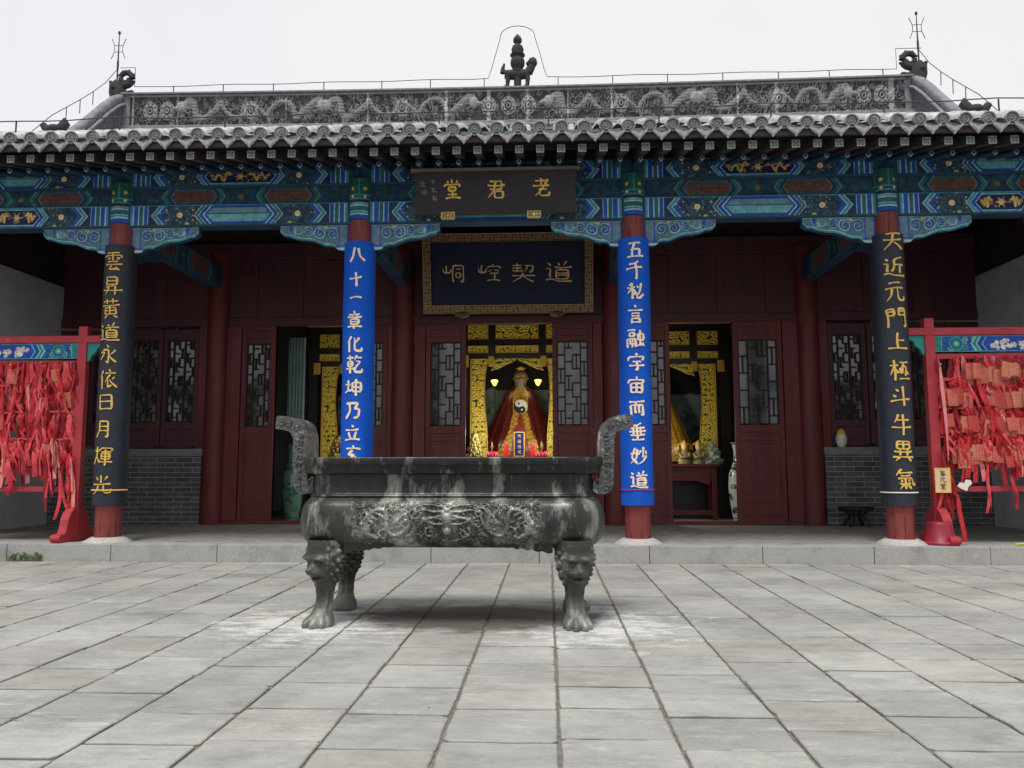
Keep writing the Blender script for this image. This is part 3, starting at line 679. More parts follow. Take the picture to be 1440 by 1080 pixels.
def door_leaf(x0, x1, z0=.27, z1=4.0, glass=True):
    d = MB(); y0, y1 = WY-.035, WY+.035; s = .085
    d.box(x0,x0+s,y0,y1,z0,z1); d.box(x1-s,x1,y0,y1,z0,z1)
    for za, zb in ((z0,z0+.11),(z0+.36,z0+.44),(z0+1.5,z0+1.59),(1.92,2.06),(3.66,3.76),(z1-.1,z1)): d.box(x0+s,x1-s,y0+.001,y1-.001,za,zb)
    d.box(x0+s,x1-s,y0+.018,y1-.018,z0+.11,1.92); d.box(x0+s,x1-s,y0+.018,y1-.018,3.76,z1-.1)
    for za, zb in ((z0+.14,z0+.33),(z0+.5,z0+1.44),(z0+1.6,1.9)):
        if zb-za > .08: d.box(x0+s+.05,x1-s-.05,y0+.008,y0+.0179,za,zb)
    o = d.build('door_leaf', m_maroon, hall, bevel=.006)
    lattice(x0+s,x1-s,2.06,3.66,WY-.012,4,o)
    if glass:
        g = MB(); g.box(x0+s,x1-s,WY+.008,WY+.014,2.06,3.66); g.build('door_glass', m_glass, o)
    return o
def window(x0, x1, z0=2.15, z1=3.74):
    d = MB(); y0, y1 = WY-.04, WY+.04; s=.08
    d.box(x0,x0+s,y0,y1,1.7,3.95); d.box(x1-s,x1,y0,y1,1.7,3.95)
    for za,zb in ((1.66,1.78),(2.02,z0),(z1,3.95)): d.box(x0+s,x1-s,y0+.001,y1-.001,za,zb)
    d.box(x0+s,x1-s,y0+.02,y1-.02,1.78,2.02)
    o = d.build('window', m_maroon_dk, hall, bevel=.006)
    lattice(x0+s,x1-s,z0,z1,WY-.012,5,o)
    g = MB(); g.box(x0+s,x1-s,WY+.008,WY+.014,z0,z1); g.build('window_glass', m_glass, o)
# leaves: centre bay, second bays
for (a,b) in ((-1.56,-.80),(.84,1.6),(2.30,3.04),(4.22,5.12),(-5.12,-4.48),(-3.04,-2.30)): door_leaf(a,b)
for sg in (-1,1):
    for k in range(4):
        a = 5.95+k*.72; a, b = (a, a+.72) if sg>0 else (-a-.72, -a); window(a+.01, b-.01)
    m = MB(); m.box(*sorted((sg*5.79,sg*8.72)), WY-.16, WY+.2, .226, 1.5); w_ = m.build('sill_wall', m_brick, hall)
    m = MB(); m.box(*sorted((sg*5.77,sg*8.72)), WY-.18, WY+.22, 1.5, 1.64); m.build('sill_coping', m_coping, w_, bevel=.01)
m = MB()
for x0,x1 in ((-8.72,8.72),):
    m.box(x0,x1,WY-.06,WY+.06,4.0,4.16)                  # lintel
    m.box(x0,x1,WY-.03,WY+.03,4.16,5.3)                  # transom panels
    m.box(x0,x1,WY-.1,WY+.1,5.3,5.62)
m.build('lintel_wall', m_maroon_dk, hall, bevel=.01)
for x in (-7.6,-6.7,-4.9,-4.0,-3.1,-1.0,0,1.0,3.1,4.0,4.9,6.7,7.6): m = MB(); m.box(x-.05,x+.05,WY-.055,WY-.0301,4.16,5.3); m.build('transom_mullion', m_maroon_dk, hall)
m = MB(); m.box(-8.72,8.72,WY-.05,WY+.08,.226,.29) 
for a,b in ((-1.78,-1.57),(1.61,1.78),(2.2,2.29),(5.13,5.45),(-5.45,-5.13),(-2.29,-2.2),(5.75,5.95),(-5.95,-5.75)): m.box(a,b,WY-.07,WY+.07,.29,4.0)
m.build('door_frame', m_maroon, hall, bevel=.008)
m = MB(); m.box(-8.72,8.72,WY+.1,WY+.2,5.62,7.9); m.build('upper_wall', m_dark, hall)
for x in XC[1:-1]:
    m = MB(); m.lathe([(.21,0),(.205,5.2)], (x,WY-.02,.228), 24); m.build('wall_column', m_maroon, hall)
# interior shell
m = MB(); m.box(-8.72,8.72,8.3,8.5,.226,6.0); m.build('rear_wall', m_plaster, hall)
m = MB(); m.box(-8.72,8.72,WY+.2,8.3,5.1,5.16); m.build('hall_ceiling', m_dark, hall)
m_blacklac = mk('black_lacquer', S(30,28,28), S(22,20,20), 4, .3)
for x in (-5.45,-1.9,1.9,4.92):
    m = MB(); m.lathe([(.14,0),(.14,4.86)], (x,6.0,.228), 24); m.build('interior_column', m_blacklac, hall)

# ridge ---------------------------------------------------------------------------
def ridge():
    w, h = 15.6, .50; rs = random.Random(21); cv = Cv(w,h,.0105,S(72,74,78)); st = S(138,140,144)
    for x in np.arange(.1, w, .055):
        for _ in range(2): cv.spiral(x+rs.random()*.1, rs.random()*h, .03+.05*rs.random(), 1.3, .026, S(112,114,118), .03, rs.choice((-1,1)), rs.random()*6, 14)
    for a,b in ((1.1,2.5),(4.0,2.6),(4.1,5.6),(7.1,5.7),(8.6,10.0),(11.5,10.1),(11.6,13.1),(14.5,13.2)):
        sg = 1 if b>a else -1; L = abs(b-a); body = Cv(w,h,.0105,(0,0,0))
        pts = [(a+sg*L*q+.05*L*math.sin(q*16), h*(.5+.30*math.sin(q*13+.4)*(1-.3*q))) for q in np.linspace(0,1,90)]
        body.line(pts, .15, .06, (1,1,1), .055)
        mk_ = body.H>.001; sc = np.sin(cv.X*95+cv.Y*60)*np.sin(cv.X*95-cv.Y*60)
        cv.H[mk_] = np.maximum(cv.H[mk_]*.6, body.H[mk_]*(.86+.22*(sc[mk_]>0))); cv.c[mk_] = np.where((sc[mk_]>0)[:,None], np.array(S(134,136,140)), np.array(S(98,100,104)))
        for k in range(26): q=rs.random(); p=pts[int(q*89)]; cv.line([(p[0],p[1]),(p[0]-sg*.05,p[1]+rs.choice((-1,1))*.13),(p[0]-sg*.12,p[1]+rs.choice((-1,1))*.16)],.03,.008,S(126,128,132),.05)
        cv.disc(pts[0][0],pts[0][1],.10,st,.075); cv.disc(pts[0][0]-sg*.03,pts[0][1]+.03,.03,S(150,152,155),.085); cv.line([pts[0],(pts[0][0]-sg*.17,pts[0][1]-.03)],.10,.05,st,.07)
        for q in (.9,.4,-.2,-.8): cv.line([pts[0],(pts[0][0]+sg*.13,pts[0][1]+q*.13),(pts[0][0]+sg*.22,pts[0][1]+q*.10)],.035,.01,st,.055)
        for k in range(16): q=rs.random(); cv.spiral(a+sg*L*q, h*(.1+.8*rs.random()), .05+.03*rs.random(), 1.5, .024, S(120,122,126), .04, sg, rs.random()*6)
    for x in (.45,.8,7.4,7.8,8.2,14.8,15.15,2.55,5.65,10.05,13.15):
        for r_ in (.15,.1,.05): cv.disc(x,h*.5,r_,st,.03+.02*(.15-r_)/.1, r_-.028)
        for a in range(8): cv.disc(x+.1*math.cos(a*PI/4), h*.5+.1*math.sin(a*PI/4), .034, st, .045)
    cv.rect(0,0,w,.03,st,.04); cv.rect(0,h-.03,w,h,st,.04)
    for x in [0,.3,.62,.95]+list(np.arange(1.6,w-1.5,.82))+[w-.95,w-.6,w-.3]: 
        cv.rect(x-.012+rs.random()*.1,0,x+.006+rs.random()*.1,h,S(178,180,182),None)
    # colour follows relief height: darker in crevices, lighter on high points
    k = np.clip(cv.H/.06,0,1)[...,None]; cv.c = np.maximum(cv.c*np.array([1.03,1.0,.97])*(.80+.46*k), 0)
    z0 = 8.225
    sag = lambda x: -.055*(1-(np.asarray(x)/7.95)**2)
    def sagged(o):
        for v in o.data.vertices: v.co.z += float(sag(v.co.x))
        return o
    XS = np.linspace(-7.95,7.95,33)
    def lbox(m, a, y0, y1, z0_, z1_):
        for i_ in range(32): m.prism([(y0,z0_),(y1,z0_),(y1,z1_),(y0,z1_)], 'x', max(XS[i_],-a), min(XS[i_+1],a))
    m = MB(); lbox(m,7.94,3.90,4.10,8.0,8.905); core = sagged(m.build('ridge', m_ridgecap, hall))
    for s_ in (-1,1):
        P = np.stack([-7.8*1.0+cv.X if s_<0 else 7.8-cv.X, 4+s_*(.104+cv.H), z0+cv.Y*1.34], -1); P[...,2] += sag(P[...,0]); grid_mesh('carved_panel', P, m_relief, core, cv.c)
    m = MB(); lbox(m,7.95,3.80,4.20,8.905,8.935); m.tube([(x,4,8.94) for x in XS],.062,12)
    sagged(m.build('ridge_cap', m_ridgecap, core))
    m = MB(); lbox(m,7.95,3.78,4.22,8.15,8.215); m.tube([(x,3.77,8.10) for x in XS],.05,10); lbox(m,7.95,3.74,4.26,7.96,8.04)
    sagged(m.build('ridge_base', m_ridgecap, core))
    # descending ridges at the gables
    for sg in (-1,1):
        yy = [4.05,3.7,3.35,3.0,2.6,2.2,1.8,1.2,.4,-.4,-.9]
        zt = [8.92,8.70,8.38,8.02,7.62,7.28,7.02,6.74,6.50,6.26,6.04]
        x0, x1 = sorted((sg*7.93, sg*8.13))
        m = MB()
        for i in range(len(yy)-1): m.prism([(yy[i],zt[i]),(yy[i+1],zt[i+1]),(yy[i+1],roof_z(yy[i+1])-.08),(yy[i],roof_z(yy[i])-.08)], 'x', x0, x1)
        dr = m.build('descending_ridge', mk('descending_ridge_stone', S(120,122,126), S(64,66,70), 16, .9, .8, 26, c3=S(50,52,56), s3=12), hall)
        m = MB(); cx = (x0+x1)/2; m.tube([(cx,y,z+.03) for y,z in zip(yy,zt)], .082, 12)
        m.tube([(x0-.02 if sg>0 else x1+.02,y,z-.10) for y,z in zip(yy,zt)], .03, 8)
        m.build('ridge_cap', m_ridgecap, dr)
        # curled ridge-end beast
        m = MB(); q = -sg                              # curl faces the middle of the ridge
        bx = sg*8.10
        m.tube([(bx-sg*.02,4,8.76),(bx+sg*.03,4,9.02),(bx+sg*.04,4,9.16),(bx-sg*.0,4,9.26)], [.15,.17,.16,.10], 12)
        cxr, czr = bx-sg*.12, 9.34
        pts=[]; rad=[]
        for k in range(22):
            t = k/21; a = -PI*.62 + t*PI*2.6; rr_ = .165*(1-.62*t); pts.append((cxr-sg*rr_*math.cos(a)*1.0, 4, czr+rr_*math.sin(a))); rad.append(.075*(1-.55*t))
        m.tube(pts, rad, 10)
        for k in range(4,18,2):
            p = pts[k]; dx, dz = p[0]-cxr, p[2]-czr; l = math.hypot(dx,dz); m.ball((p[0]+dx/l*rad[k]*.9,4,p[2]+dz/l*rad[k]*.9), .026, 6)
        m.tube([(bx+sg*.10,4,9.05),(bx+sg*.16,4,9.2),(bx+sg*.20,4,9.28)], [.07,.05,.035], 8)
        m.tube([(bx-sg*.1,4,8.98),(bx-sg*.28,4,9.03),(bx-sg*.36,4,8.97)], [.08,.05,.02], 8)
        m.ball((bx+sg*.05,3.86,9.08), .06, 8)
        m.build('ridge_end_beast', m_beast, hall)
        m = MB(); by, bz = 1.95, 7.30; bx = sg*8.03
        m.ball((bx-sg*.0,by,bz),.13,10,(1.2,1.4,.8)); m.tube([(bx,by,bz),(bx,by,7.0)],[.09,.08],8); m.tube([(bx-sg*.10,by-.05,bz),(bx-sg*.20,by-.05,bz+.12),(bx-sg*.17,by-.05,bz+.2)],[.09,.08,.03],8)
        m.tube([(bx+sg*.05,by,bz),(bx+sg*.18,by,bz+.02),(bx+sg*.25,by,bz+.12)],[.09,.08,.06],8); m.build('ridge_beast', m_beast, hall)
    # beast carrying a stacked gourd in the middle of the ridge
    f = MB(); cx, cz = .18, 8.955
    f.tube([(cx-.26,4,cz+.27),(cx-.12,4,cz+.26),(cx+.08,4,cz+.26),(cx+.24,4,cz+.28)], [.085,.10,.10,.09], 12)
    for lx in (-.2,.2):
        for ly in (-.06,.06): f.tube([(cx+lx,4+ly,cz+.22),(cx+lx*1.02,4+ly,cz+.1),(cx+lx*1.0-.01,4+ly,cz+.0),(cx+lx-.03,4+ly,cz-.02)], [.055,.036,.035,.05], 8)
    f.tube([(cx+.22,4,cz+.3),(cx+.28,4,cz+.42),(cx+.3,4,cz+.5)], [.09,.08,.085], 10); f.ball((cx+.3,3.99,cz+.5), .09, 10, (1.15,1,1)); f.ball((cx+.22,3.98,cz+.48), .05, 8)
    for a in range(7): f.tube([(cx+.3,4,cz+.5),(cx+.3+.095*math.cos(a*.62-.5),4,cz+.5+.12*math.sin(a*.62-.4))], [.045,.026], 6)
    f.tube([(cx-.3,4,cz+.3),(cx-.3,4,cz+.4),(cx-.27,4,cz+.5)], [.06,.04,.02], 8)
    fin = f.build('ridge_finial', m_beast, hall)
    g = MB(); g.lathe([(.075,-.08),(.075,.15),(.1,.3),(.125,.345),(.08,.365),(.11,.40),(.138,.45),(.147,.51),(.136,.58),(.09,.635),(.11,.65),(.155,.672),(.10,.69),(.12,.735),(.126,.80),(.105,.86),(.05,.905),(.045,.93),(.085,.955),(.092,1.0),(.068,1.06),(.03,1.10),(.001,1.14)], (cx,4,cz), 18)
    g.build('stacked_gourd', m_beast, fin)
ridge()

# lightning wires -----------------------------------------------------------------------
def wires():
    # eave wire
    m = MB(); pts = [(x, -1.0, 6.11+.012*math.sin(x*2.1)-.01*math.cos(x*4.2)) for x in np.arange(-9.2,9.21,.3)]; m.tube(pts, .008, 6)
    for k in range(-6,7):
        x = .78+1.485*k
        if abs(x) < 9.2: m.tube([(x,-1.0,roof_z(-1.0)+.02),(x,-1.0,6.115)], .011, 6)
    tag(m.build('lightning_wire', m_wire), 'long thin lightning wire on short posts above the front eave tiles', 'wire')
    m = MB(); z=9.145
    pts = [(x,4,z+.01*math.sin(x*3)) for x in np.arange(-7.78,-.38,.37)]+[(-.42,4,9.15),(-.36,4,9.32),(-.25,4,9.72),(-.17,4,10.02)]
    pts += [(.18-.35*math.cos(a),4,10.04+.22*math.sin(a)) for a in np.linspace(.15,PI-.15,12)]
    pts += [(.53,4,10.02),(.62,4,9.72),(.72,4,9.32),(.78,4,9.16)]+[(x,4,z+.01*math.sin(x*3)) for x in np.arange(1.1,7.7,.37)]+[(7.72,4,z)]
    pts = [(-8.1,4,9.57),(-7.78,4,9.57),(-7.78,4,9.17)]+pts+[(7.72,4,9.57),(8.22,4,9.57)]
    m.tube(pts, .007, 6)
    for x in (-6.95,-5.9,-4.85,-3.8,-2.6,-1.6,-.5,1.0,2.1,3.2,4.3,5.4,6.4,7.45): m.tube([(x,4,8.9),(x,4,9.15)], .010, 6)
    tag(m.build('lightning_wire', m_wire), 'thin lightning wire along the main ridge, arching over the gourd finial', 'wire')
    for sg, lab, zt in ((-1,'spiked lightning rod above the left curled ridge end',10.34),(1,'spiked lightning rod above the right curled ridge end',10.3)):
        m = MB(); x = sg*8.16; m.tube([(x,4,9.1),(x,4,9.7),(x,4,zt)], [.016,.016,.008], 8); m.ball((x,4,zt),.028,8,(1,1,1.5)); m.tube([(x,4,9.55),(x,4,9.72)],.022,8)
        for zz, d in ((9.92,-1),(10.06,1)):
            m.tube([(x-.09,4,zz),(x+.09,4,zz)], .006, 6)
            for s2 in (-1,1): m.tube([(x+s2*.09,4,zz),(x+s2*.15,4,zz+d*.15)], .007, 6)
        for s2 in (-1,1): m.tube([(x+s2*.09,4,9.92),(x+s2*.085,4,9.99),(x+s2*.09,4,10.06)], .006, 6)
        tag(m.build('lightning_rod', m_wire), lab, 'lightning rod')
        m = MB(); yy = [4,3.6,3.2,2.8,2.4,2.0,1.5]; zz = [9.55,9.05,8.66,8.30,7.96,7.62,7.1]
        m.tube([(x,y,z_) for y,z_ in zip(yy,zz)], .007, 6)
        for y, z_ in ((3.2,8.66),(2.8,8.30),(2.4,7.96)): m.tube([(x,y,z_),(x-sg*.04,y-.06,z_-.3)], .008, 6)
        tag(m.build('lightning_wire', m_wire), 'sagging wire from the %s lightning rod down the gable ridge' % ('left' if sg<0 else 'right'), 'wire')
wires()
#PART2
# ------------------------------------------------------------------ couplet boards on the columns
def couplet(x, mat, chars, zs, wch, gold, label, zb=.76, zt=4.555, extra=None, cloth=False, hwt=1.0):
    t = thing('couplet_board', label, 'couplet board', (x,0,zb), 'couplet boards on the front columns')
    n = 40; half = R(103); r1, r0_ = .228, .196
    ang = [-half+2*half*k/n for k in range(n+1)]
    H = zt-zb; nz = 30; m = MB(); rs = random.Random(int(x*10))
    vs = []
    for i in range(nz+1):
        z = H*i/nz
        for a in ang:
            w_ = (.0035*math.sin(a*5+z*1.3+x)+.003*math.sin(z*4+a*2)) if cloth else 0
            vs.append(((r1+w_)*math.sin(a), -(r1+w_)*math.cos(a), z))
    k0 = len(vs)
    m.add(vs, [(i*(n+1)+k, i*(n+1)+k+1, (i+1)*(n+1)+k+1, (i+1)*(n+1)+k) for i in range(nz) for k in range(n)], True)
    rim = [(r0_*math.sin(a), -r0_*math.cos(a)) for a in ang]; out_ = [(r1*math.sin(a), -r1*math.cos(a)) for a in ang]
    for z in (0,H): m.add([(*p,z) for p in out_]+[(*p,z) for p in rim], [(k,k+1,n+2+k,n+1+k) for k in range(n)])
    for k in (0,n): m.add([(*out_[k],0),(*rim[k],0),(*rim[k],H),(*out_[k],H)], [(0,1,2,3)])
    m.build('board', mat, t)
    g = MB()
    def fn(u, v, lift):
        a = u/r1; return ((r1+lift+.004)*math.sin(a), -(r1+lift+.004)*math.cos(a), v)
    for c, z in zip(chars, zs):
        glyph(g, c, (rs.random()-.5)*.02, z-zb, wch*(.94+.12*rs.random()), wch*(1.0+.1*rs.random()), fn, .088*hwt, (rs.random()-.5)*.10+.03)
    g.build('lettering', gold, t)
    if extra:
        m = MB(); zz, rad, em, nm = extra
        m.tube([((r1+.008)*math.sin(a), -(r1+.008)*math.cos(a), zz-zb) for a in ang], rad, 8); m.build(nm, em, t)
    return t
ZP = lambda y: 4.56-(y-345)*.010354
couplet(-5.6, m_navy, ['yun','sheng','huang','dao','yong','yid','ri','yue','hui','guang'], [ZP(y) for y in (370,405,438,472,503,538,570,607,644,684)], .27, m_gold_paint,
        'dark board with gold script and gold bottom band, beside the left ribbon rack', extra=(.97,.012,m_gold_paint,'bottom_band'), hwt=1.05)
couplet(-2.0, m_blue, ['ba','shi','yi','zhang','hua','qian','kun','nai','li','xuan'], [ZP(y) for y in (364,400,426,458,492,520,552,584,615,643)], .24, m_cream_gold,
        'bright blue couplet cloth whose lower end hides behind the bronze burner', cloth=True, hwt=1.55)
couplet(2.0, m_blue, ['wu','thousand','mi','yan','rong','yu','zhou','er','chui','miao','dao'], [ZP(y) for y in (364,393,422,454,487,520,551,582,614,646,678)], .24, m_cream_gold,
        'bright blue couplet cloth tied near its foot with a thin red string', cloth=True, extra=(.975,.007,m_redstring,'tie_string'), hwt=1.5)
couplet(5.6, m_navy, ['tian','jin','yuan','men','shang','ji','dou','niu','yi2','qi'], [ZP(y) for y in (357,393,427,462,494,533,568,606,640,677)], .27, m_gold_paint,
        'dark board with gold script and white bottom band, beside the red bucket', extra=(.935,.009,m_white,'bottom_band'), hwt=1.3)
# ------------------------------------------------------------------ plaques
def plaques():
    t = thing('name_plaque', 'black name plaque with three gold characters on the painted front beam', 'plaque', (.02,-.30,4.88), 'hall plaques')
    W, H = 2.28, .57
    til = lambda v: -.16*v/H
    m = MB(); m.prism([(0,0),(-.05,0),(-.05+til(H),H),(til(H),H)], 'x', -W/2, W/2); m.build('board', m_blackplaque, t, bevel=.008)
    m = MB(); m.prism([(.0+til(H),H+.001),(-.10+til(H),H+.001),(-.11+til(H),H+.035),(til(H),H+.04)], 'x', -W/2-.05, W/2+.05); m.build('top_trim', mk('plaque_trim', S(120,104,92), S(90,80,74), 8, .5), t, bevel=.006)
    g = MB(); fn = lambda u, v, l: (u, -.052+til(v)-l, v)
    for c, x in zip(('tang','jun','lao'), (-.60,.02,.66)): glyph(g, c, x, .34, .25, .25, fn, .12, .02)
    g.build('lettering', m_gold_paint, t)
    g = MB()
    for c, x, v in (('shi','-.88','.44'),('hua','-.87','.33'),('mi','-.86','.22'),('yuan','-1.03','.41'),('ri','-1.01','.30')): glyph(g, c, float(x), float(v), .075, .075, fn, .11)
    g.build('signature', mk('faded_ink', S(150,140,150), None, 5, .7), t)
    for x in (-.68,.55):
        cv = Cv(.19,.085,.005,S(215,185,110)); cv.arabesque(.01,.005,.18,.08,.045,S(120,100,70),None,random.Random(4),.25); cv.disc(.095,.04,.02,S(240,220,120))
        P = np.stack([x+cv.X-.095, np.full_like(cv.X,-.066), -.055+cv.Y],-1); m = MB(); m.box(x-.098,x+.098,-.064,-.01,-.06,.035); c = m.build('clip', m_gold_paint, t); grid_mesh('painted_face', P, m_painted, c, cv.c)
    # large plaque over the middle door, leaning forward
    t = thing('door_plaque', 'large navy plaque with four gold characters in a carved frame above the middle door', 'plaque', (.02,3.30,4.14), 'hall plaques')
    W, H = 3.16, 1.44; tl = .30
    D = lambda v: -tl*v/H
    m = MB(); m.prism([(0,0),(-.06,0),(-.06-tl,H),(-tl,H)], 'x', -W/2+.02, W/2-.02); m.build('board', m_navyplaque, t)
    fw_ = .15
    fr = None
    for k,(x0,x1,z0,z1) in enumerate(((-W/2,W/2,0,fw_),(-W/2,W/2,H-fw_,H),(-W/2,-W/2+fw_,fw_,H-fw_),(W/2-fw_,W/2,fw_,H-fw_))):
        w_, h_ = x1-x0, z1-z0; cv = Cv(w_,h_,.009,S(74,54,36)); cv.arabesque(.02,.02,w_-.02,h_-.02,.07,S(150,116,66),.012,random.Random(9+k),.26)
        e = np.minimum(np.minimum(cv.X,w_-cv.X),np.minimum(cv.Y,h_-cv.Y)); cv.c[e<.012] = S(168,138,96); cv.H[e<.012] = .014
        m = MB(); m.prism([(-.062+D(z0),z0),(-.10+D(z0),z0),(-.10+D(z1),z1),(-.062+D(z1),z1)], 'x', x0, x1); o = m.build('frame', m_gold_paint if 0 else m_dark, t)
        zz = z0+cv.Y; P = np.stack([x0+cv.X, -.103-tl*zz/H-cv.H, zz],-1); grid_mesh('carved_face', P, m_carved, o, cv.c)
    g = MB(); fn = lambda u, v, l: (u, -.064-tl*v/H-l, v)
    for c, x, w_ in (('tong',-1.0,.40),('kong',-.34,.40),('qie',.30,.42),('dao',.95,.48)): glyph(g, c, x, .74, w_, w_*.80, fn, .068, .0)
    g.build('lettering', mk('plaque_gold', S(215,180,120), S(235,205,150), 30, .5), t)
    for x in (-.86,.92):
        m = MB(); m.ball((x,-.06,-.01), .11, 12, (1.3,.7,.62)); m.ball((x-.1,-.08,.0),.05,8); m.ball((x+.1,-.08,.0),.05,8); m.ball((x,-.12,-.02),.05,8)
        m.build('support_knob', mk('aged_gilt', S(110,92,64), S(70,58,44), 20, .6), t)
plaques()
# ------------------------------------------------------------------ bronze incense burner
def burner():
    t = thing('incense_burner', 'long dark bronze incense burner with dragon relief standing in the courtyard', 'incense burner', (-.08,-4.27,0))
    a, b, r = 1.20, .38, .24
    m_br = mk('dark_bronze', S(50,50,49), S(26,26,27), 4, .36, .25, 40, metal=.35, attr=False, c3=S(160,163,156), s3=4.2, lo3=.54, hi3=.72, stretch=(1,1,.35), rvar=.14)
    m_brr = mk('bronze_relief', None, attr=True, scale=5, rough=.38, metal=.35, bump=.25, bscale=60, c3=S(172,177,167), s3=4.0, lo3=.50, hi3=.70, attr_var=(.45,1.3), stretch=(1,1,.4))
    m_leg = mk('leg_bronze', None, attr=True, scale=6, rough=.5, metal=.3, bump=.35, bscale=50, c3=S(168,174,166), s3=4, lo3=.52, hi3=.70, attr_var=(.7,1.2))
    def peri(n):
        L1, L2, La = 2*(a-r), 2*(b-r), PI/2*r; tot = 2*(L1+L2)+4*La; out_ = []
        for i in range(n):
            s = tot*i/n; segs = [(L1,0),(La,1),(L2,2),(La,3),(L1,4),(La,5),(L2,6),(La,7)]
            for L, k in segs:
                if s <= L: break
                s -= L
            if k == 0: p=(-(a-r)+s,-b); nn=(0,-1)
            elif k == 1: q=-PI/2+s/r; p=(a-r+r*math.cos(q),-(b-r)+r*math.sin(q)); nn=(math.cos(q),math.sin(q))
            elif k == 2: p=(a,-(b-r)+s); nn=(1,0)
            elif k == 3: q=s/r; p=(a-r+r*math.cos(q),b-r+r*math.sin(q)); nn=(math.cos(q),math.sin(q))
            elif k == 4: p=(a-r-s,b); nn=(0,1)
            elif k == 5: q=PI/2+s/r; p=(-(a-r)+r*math.cos(q),b-r+r*math.sin(q)); nn=(math.cos(q),math.sin(q))
            elif k == 6: p=(-a,b-r-s); nn=(-1,0)
            else: q=PI+s/r; p=(-(a-r)+r*math.cos(q),-(b-r)+r*math.sin(q)); nn=(math.cos(q),math.sin(q))
            out_.append((*p,*nn))
        return np.array(out_)
    def sweep(name, prof, n, mat, parent=None, disp=None, col=None):
        pr = peri(n); prof = np.array(prof); P = np.zeros((len(prof), n, 3))
        d = prof[:,0][:,None] + (disp if disp is not None else 0)
        P[...,0] = pr[:,0]+pr[:,2]*d; P[...,1] = pr[:,1]+pr[:,3]*d; P[...,2] = prof[:,1][:,None]
        return grid_mesh(name, P, mat, parent, col, True, True)
    o = sweep('rim', [(-.12,1.16),(-.12,1.365),(-.115,1.372),(.085,1.378),(.092,1.374),(.094,1.366),(.094,1.318),(.09,1.312),(.076,1.308),(.076,1.25),(.07,1.243),(.03,1.236),(.0,1.232)], 220, m_br, t)
    o = sweep('neck', [(.0,1.238),(-.002,1.15),(.0,1.085),(.012,1.068),(.022,1.062),(.024,1.052),(.016,1.046),(.012,1.04)], 220, m_br, t)
    # belly: fine grid with relief
    keyd = [(0.014,1.044),(.045,1.02),(.078,.985),(.098,.93),(.106,.87),(.104,.80),(.09,.735),(.064,.685),(.03,.65),(-.02,.632)]
    kd = np.array(keyd); tt = np.linspace(0,len(kd)-1,66); dz = np.stack([np.interp(tt,range(len(kd)),kd[:,0]),np.interp(tt,range(len(kd)),kd[:,1])],-1)
    for _ in range(6): dz[1:-1] = (dz[:-2]+2*dz[1:-1]+dz[2:])/4
    n = 1000; pr = peri(n); tot = 2*(2*(a-r)+2*(b-r))+4*PI/2*r
    w_, h_ = 1.60, .40; rs = random.Random(3); dk = S(80,81,76); cv = Cv(w_,h_,.0055,dk); st = S(112,114,106)
    for _ in range(330): cv.spiral(rs.random()*w_, rs.random()*h_, .014+.024*rs.random(), 1.3, .010, S(92,94,90), .016, rs.choice((-1,1)), rs.random()*6, 14)
    for sg in (-1,1):                              # dragons coiling in from both ends
        X_ = lambda u: .80+sg*u
        bd = Cv(w_,h_,.0055,(0,0,0)); bd.line([(X_(.72-.5*q+.03*math.sin(q*14)), .21+.12*math.sin(q*9.5-1.2)*(1-.2*q)) for q in np.linspace(0,1,50)],.06,.026,(1,1,1),.03); mk_ = bd.H>.001; sc = np.sin(cv.X*230+cv.Y*150)*np.sin(cv.X*230-cv.Y*150); cv.H[mk_] = bd.H[mk_]*(.8+.3*(sc[mk_]>0)); cv.c[mk_] = np.where((sc[mk_]>0)[:,None],np.array(S(118,120,112)),np.array(S(80,82,78)))
        for k in range(34): q = rs.random(); u_, v_ = X_(.74*q), h_*rs.random(); cv.line([(u_,v_),(u_-sg*.03,v_+.02*rs.choice((-1,1))),(u_-sg*.075,v_+.012*rs.choice((-1,1)))],.012,.004,S(112,114,108),.026)
        for k in range(7): cv.line([(X_(.70-.03*k),.12+.03*k),(X_(.76-.02*k),.15+.035*k)],.018,.006,st,.028)
        cv.disc(X_(.67),.15,.048,st,.036); cv.disc(X_(.70),.20,.022,st,.05); cv.line([(X_(.67),.13),(X_(.58),.08),(X_(.55),.10)],.045,.02,st,.036)
        for qa in (.9,1.5,2.1,2.7): cv.line([(X_(.67),.17),(X_(.67+.07*math.cos(qa)),.17+.09*math.sin(qa)),(X_(.67+.10*math.cos(qa+.5)),.17+.13*math.sin(qa+.5))],.02,.005,st,.028)
        for (u,v0) in ((.56,.31),(.44,.2),(.33,.1)): 
            for qa in (-.5,0,.5): cv.line([(X_(u),v0),(X_(u-.09),v0+.06*qa+.05)],.018,.006,st,.028)
        for k in range(5): y0=.20+.035*k; cv.line([(.80+sg*.03,y0),(.80+sg*.11,y0+.02*math.sin(k*2)),(.80+sg*.19,y0+.03*math.cos(k*1.7)),(.80+sg*(.25+.01*k),y0-.01)],.024,.008,st,.03)
        cv.spiral(.80+sg*.27,.29,.055,1.6,.02,st,.03,sg,0); cv.disc(.80+sg*.035,.29,.022,st,.036); cv.spiral(.80+sg*.14,.13,.05,1.4,.018,st,.026,-sg,1); cv.spiral(.80+sg*.52,.11,.05,1.4,.017,st,.024,-sg,1)
        cv.line([(.80+sg*.02,.33),(.80+sg*.06,.37),(.80+sg*.12,.385)],.026,.01,st,.032)
    cv.disc(.80,.25,.055,st,.042); cv.disc(.80,.14,.034,st,.038); cv.disc(.80,.315,.03,st,.036)
    for x in (.33,.5,.66,.94,1.1,1.27): cv.disc(x,.045,.032,S(60,62,60),.028)
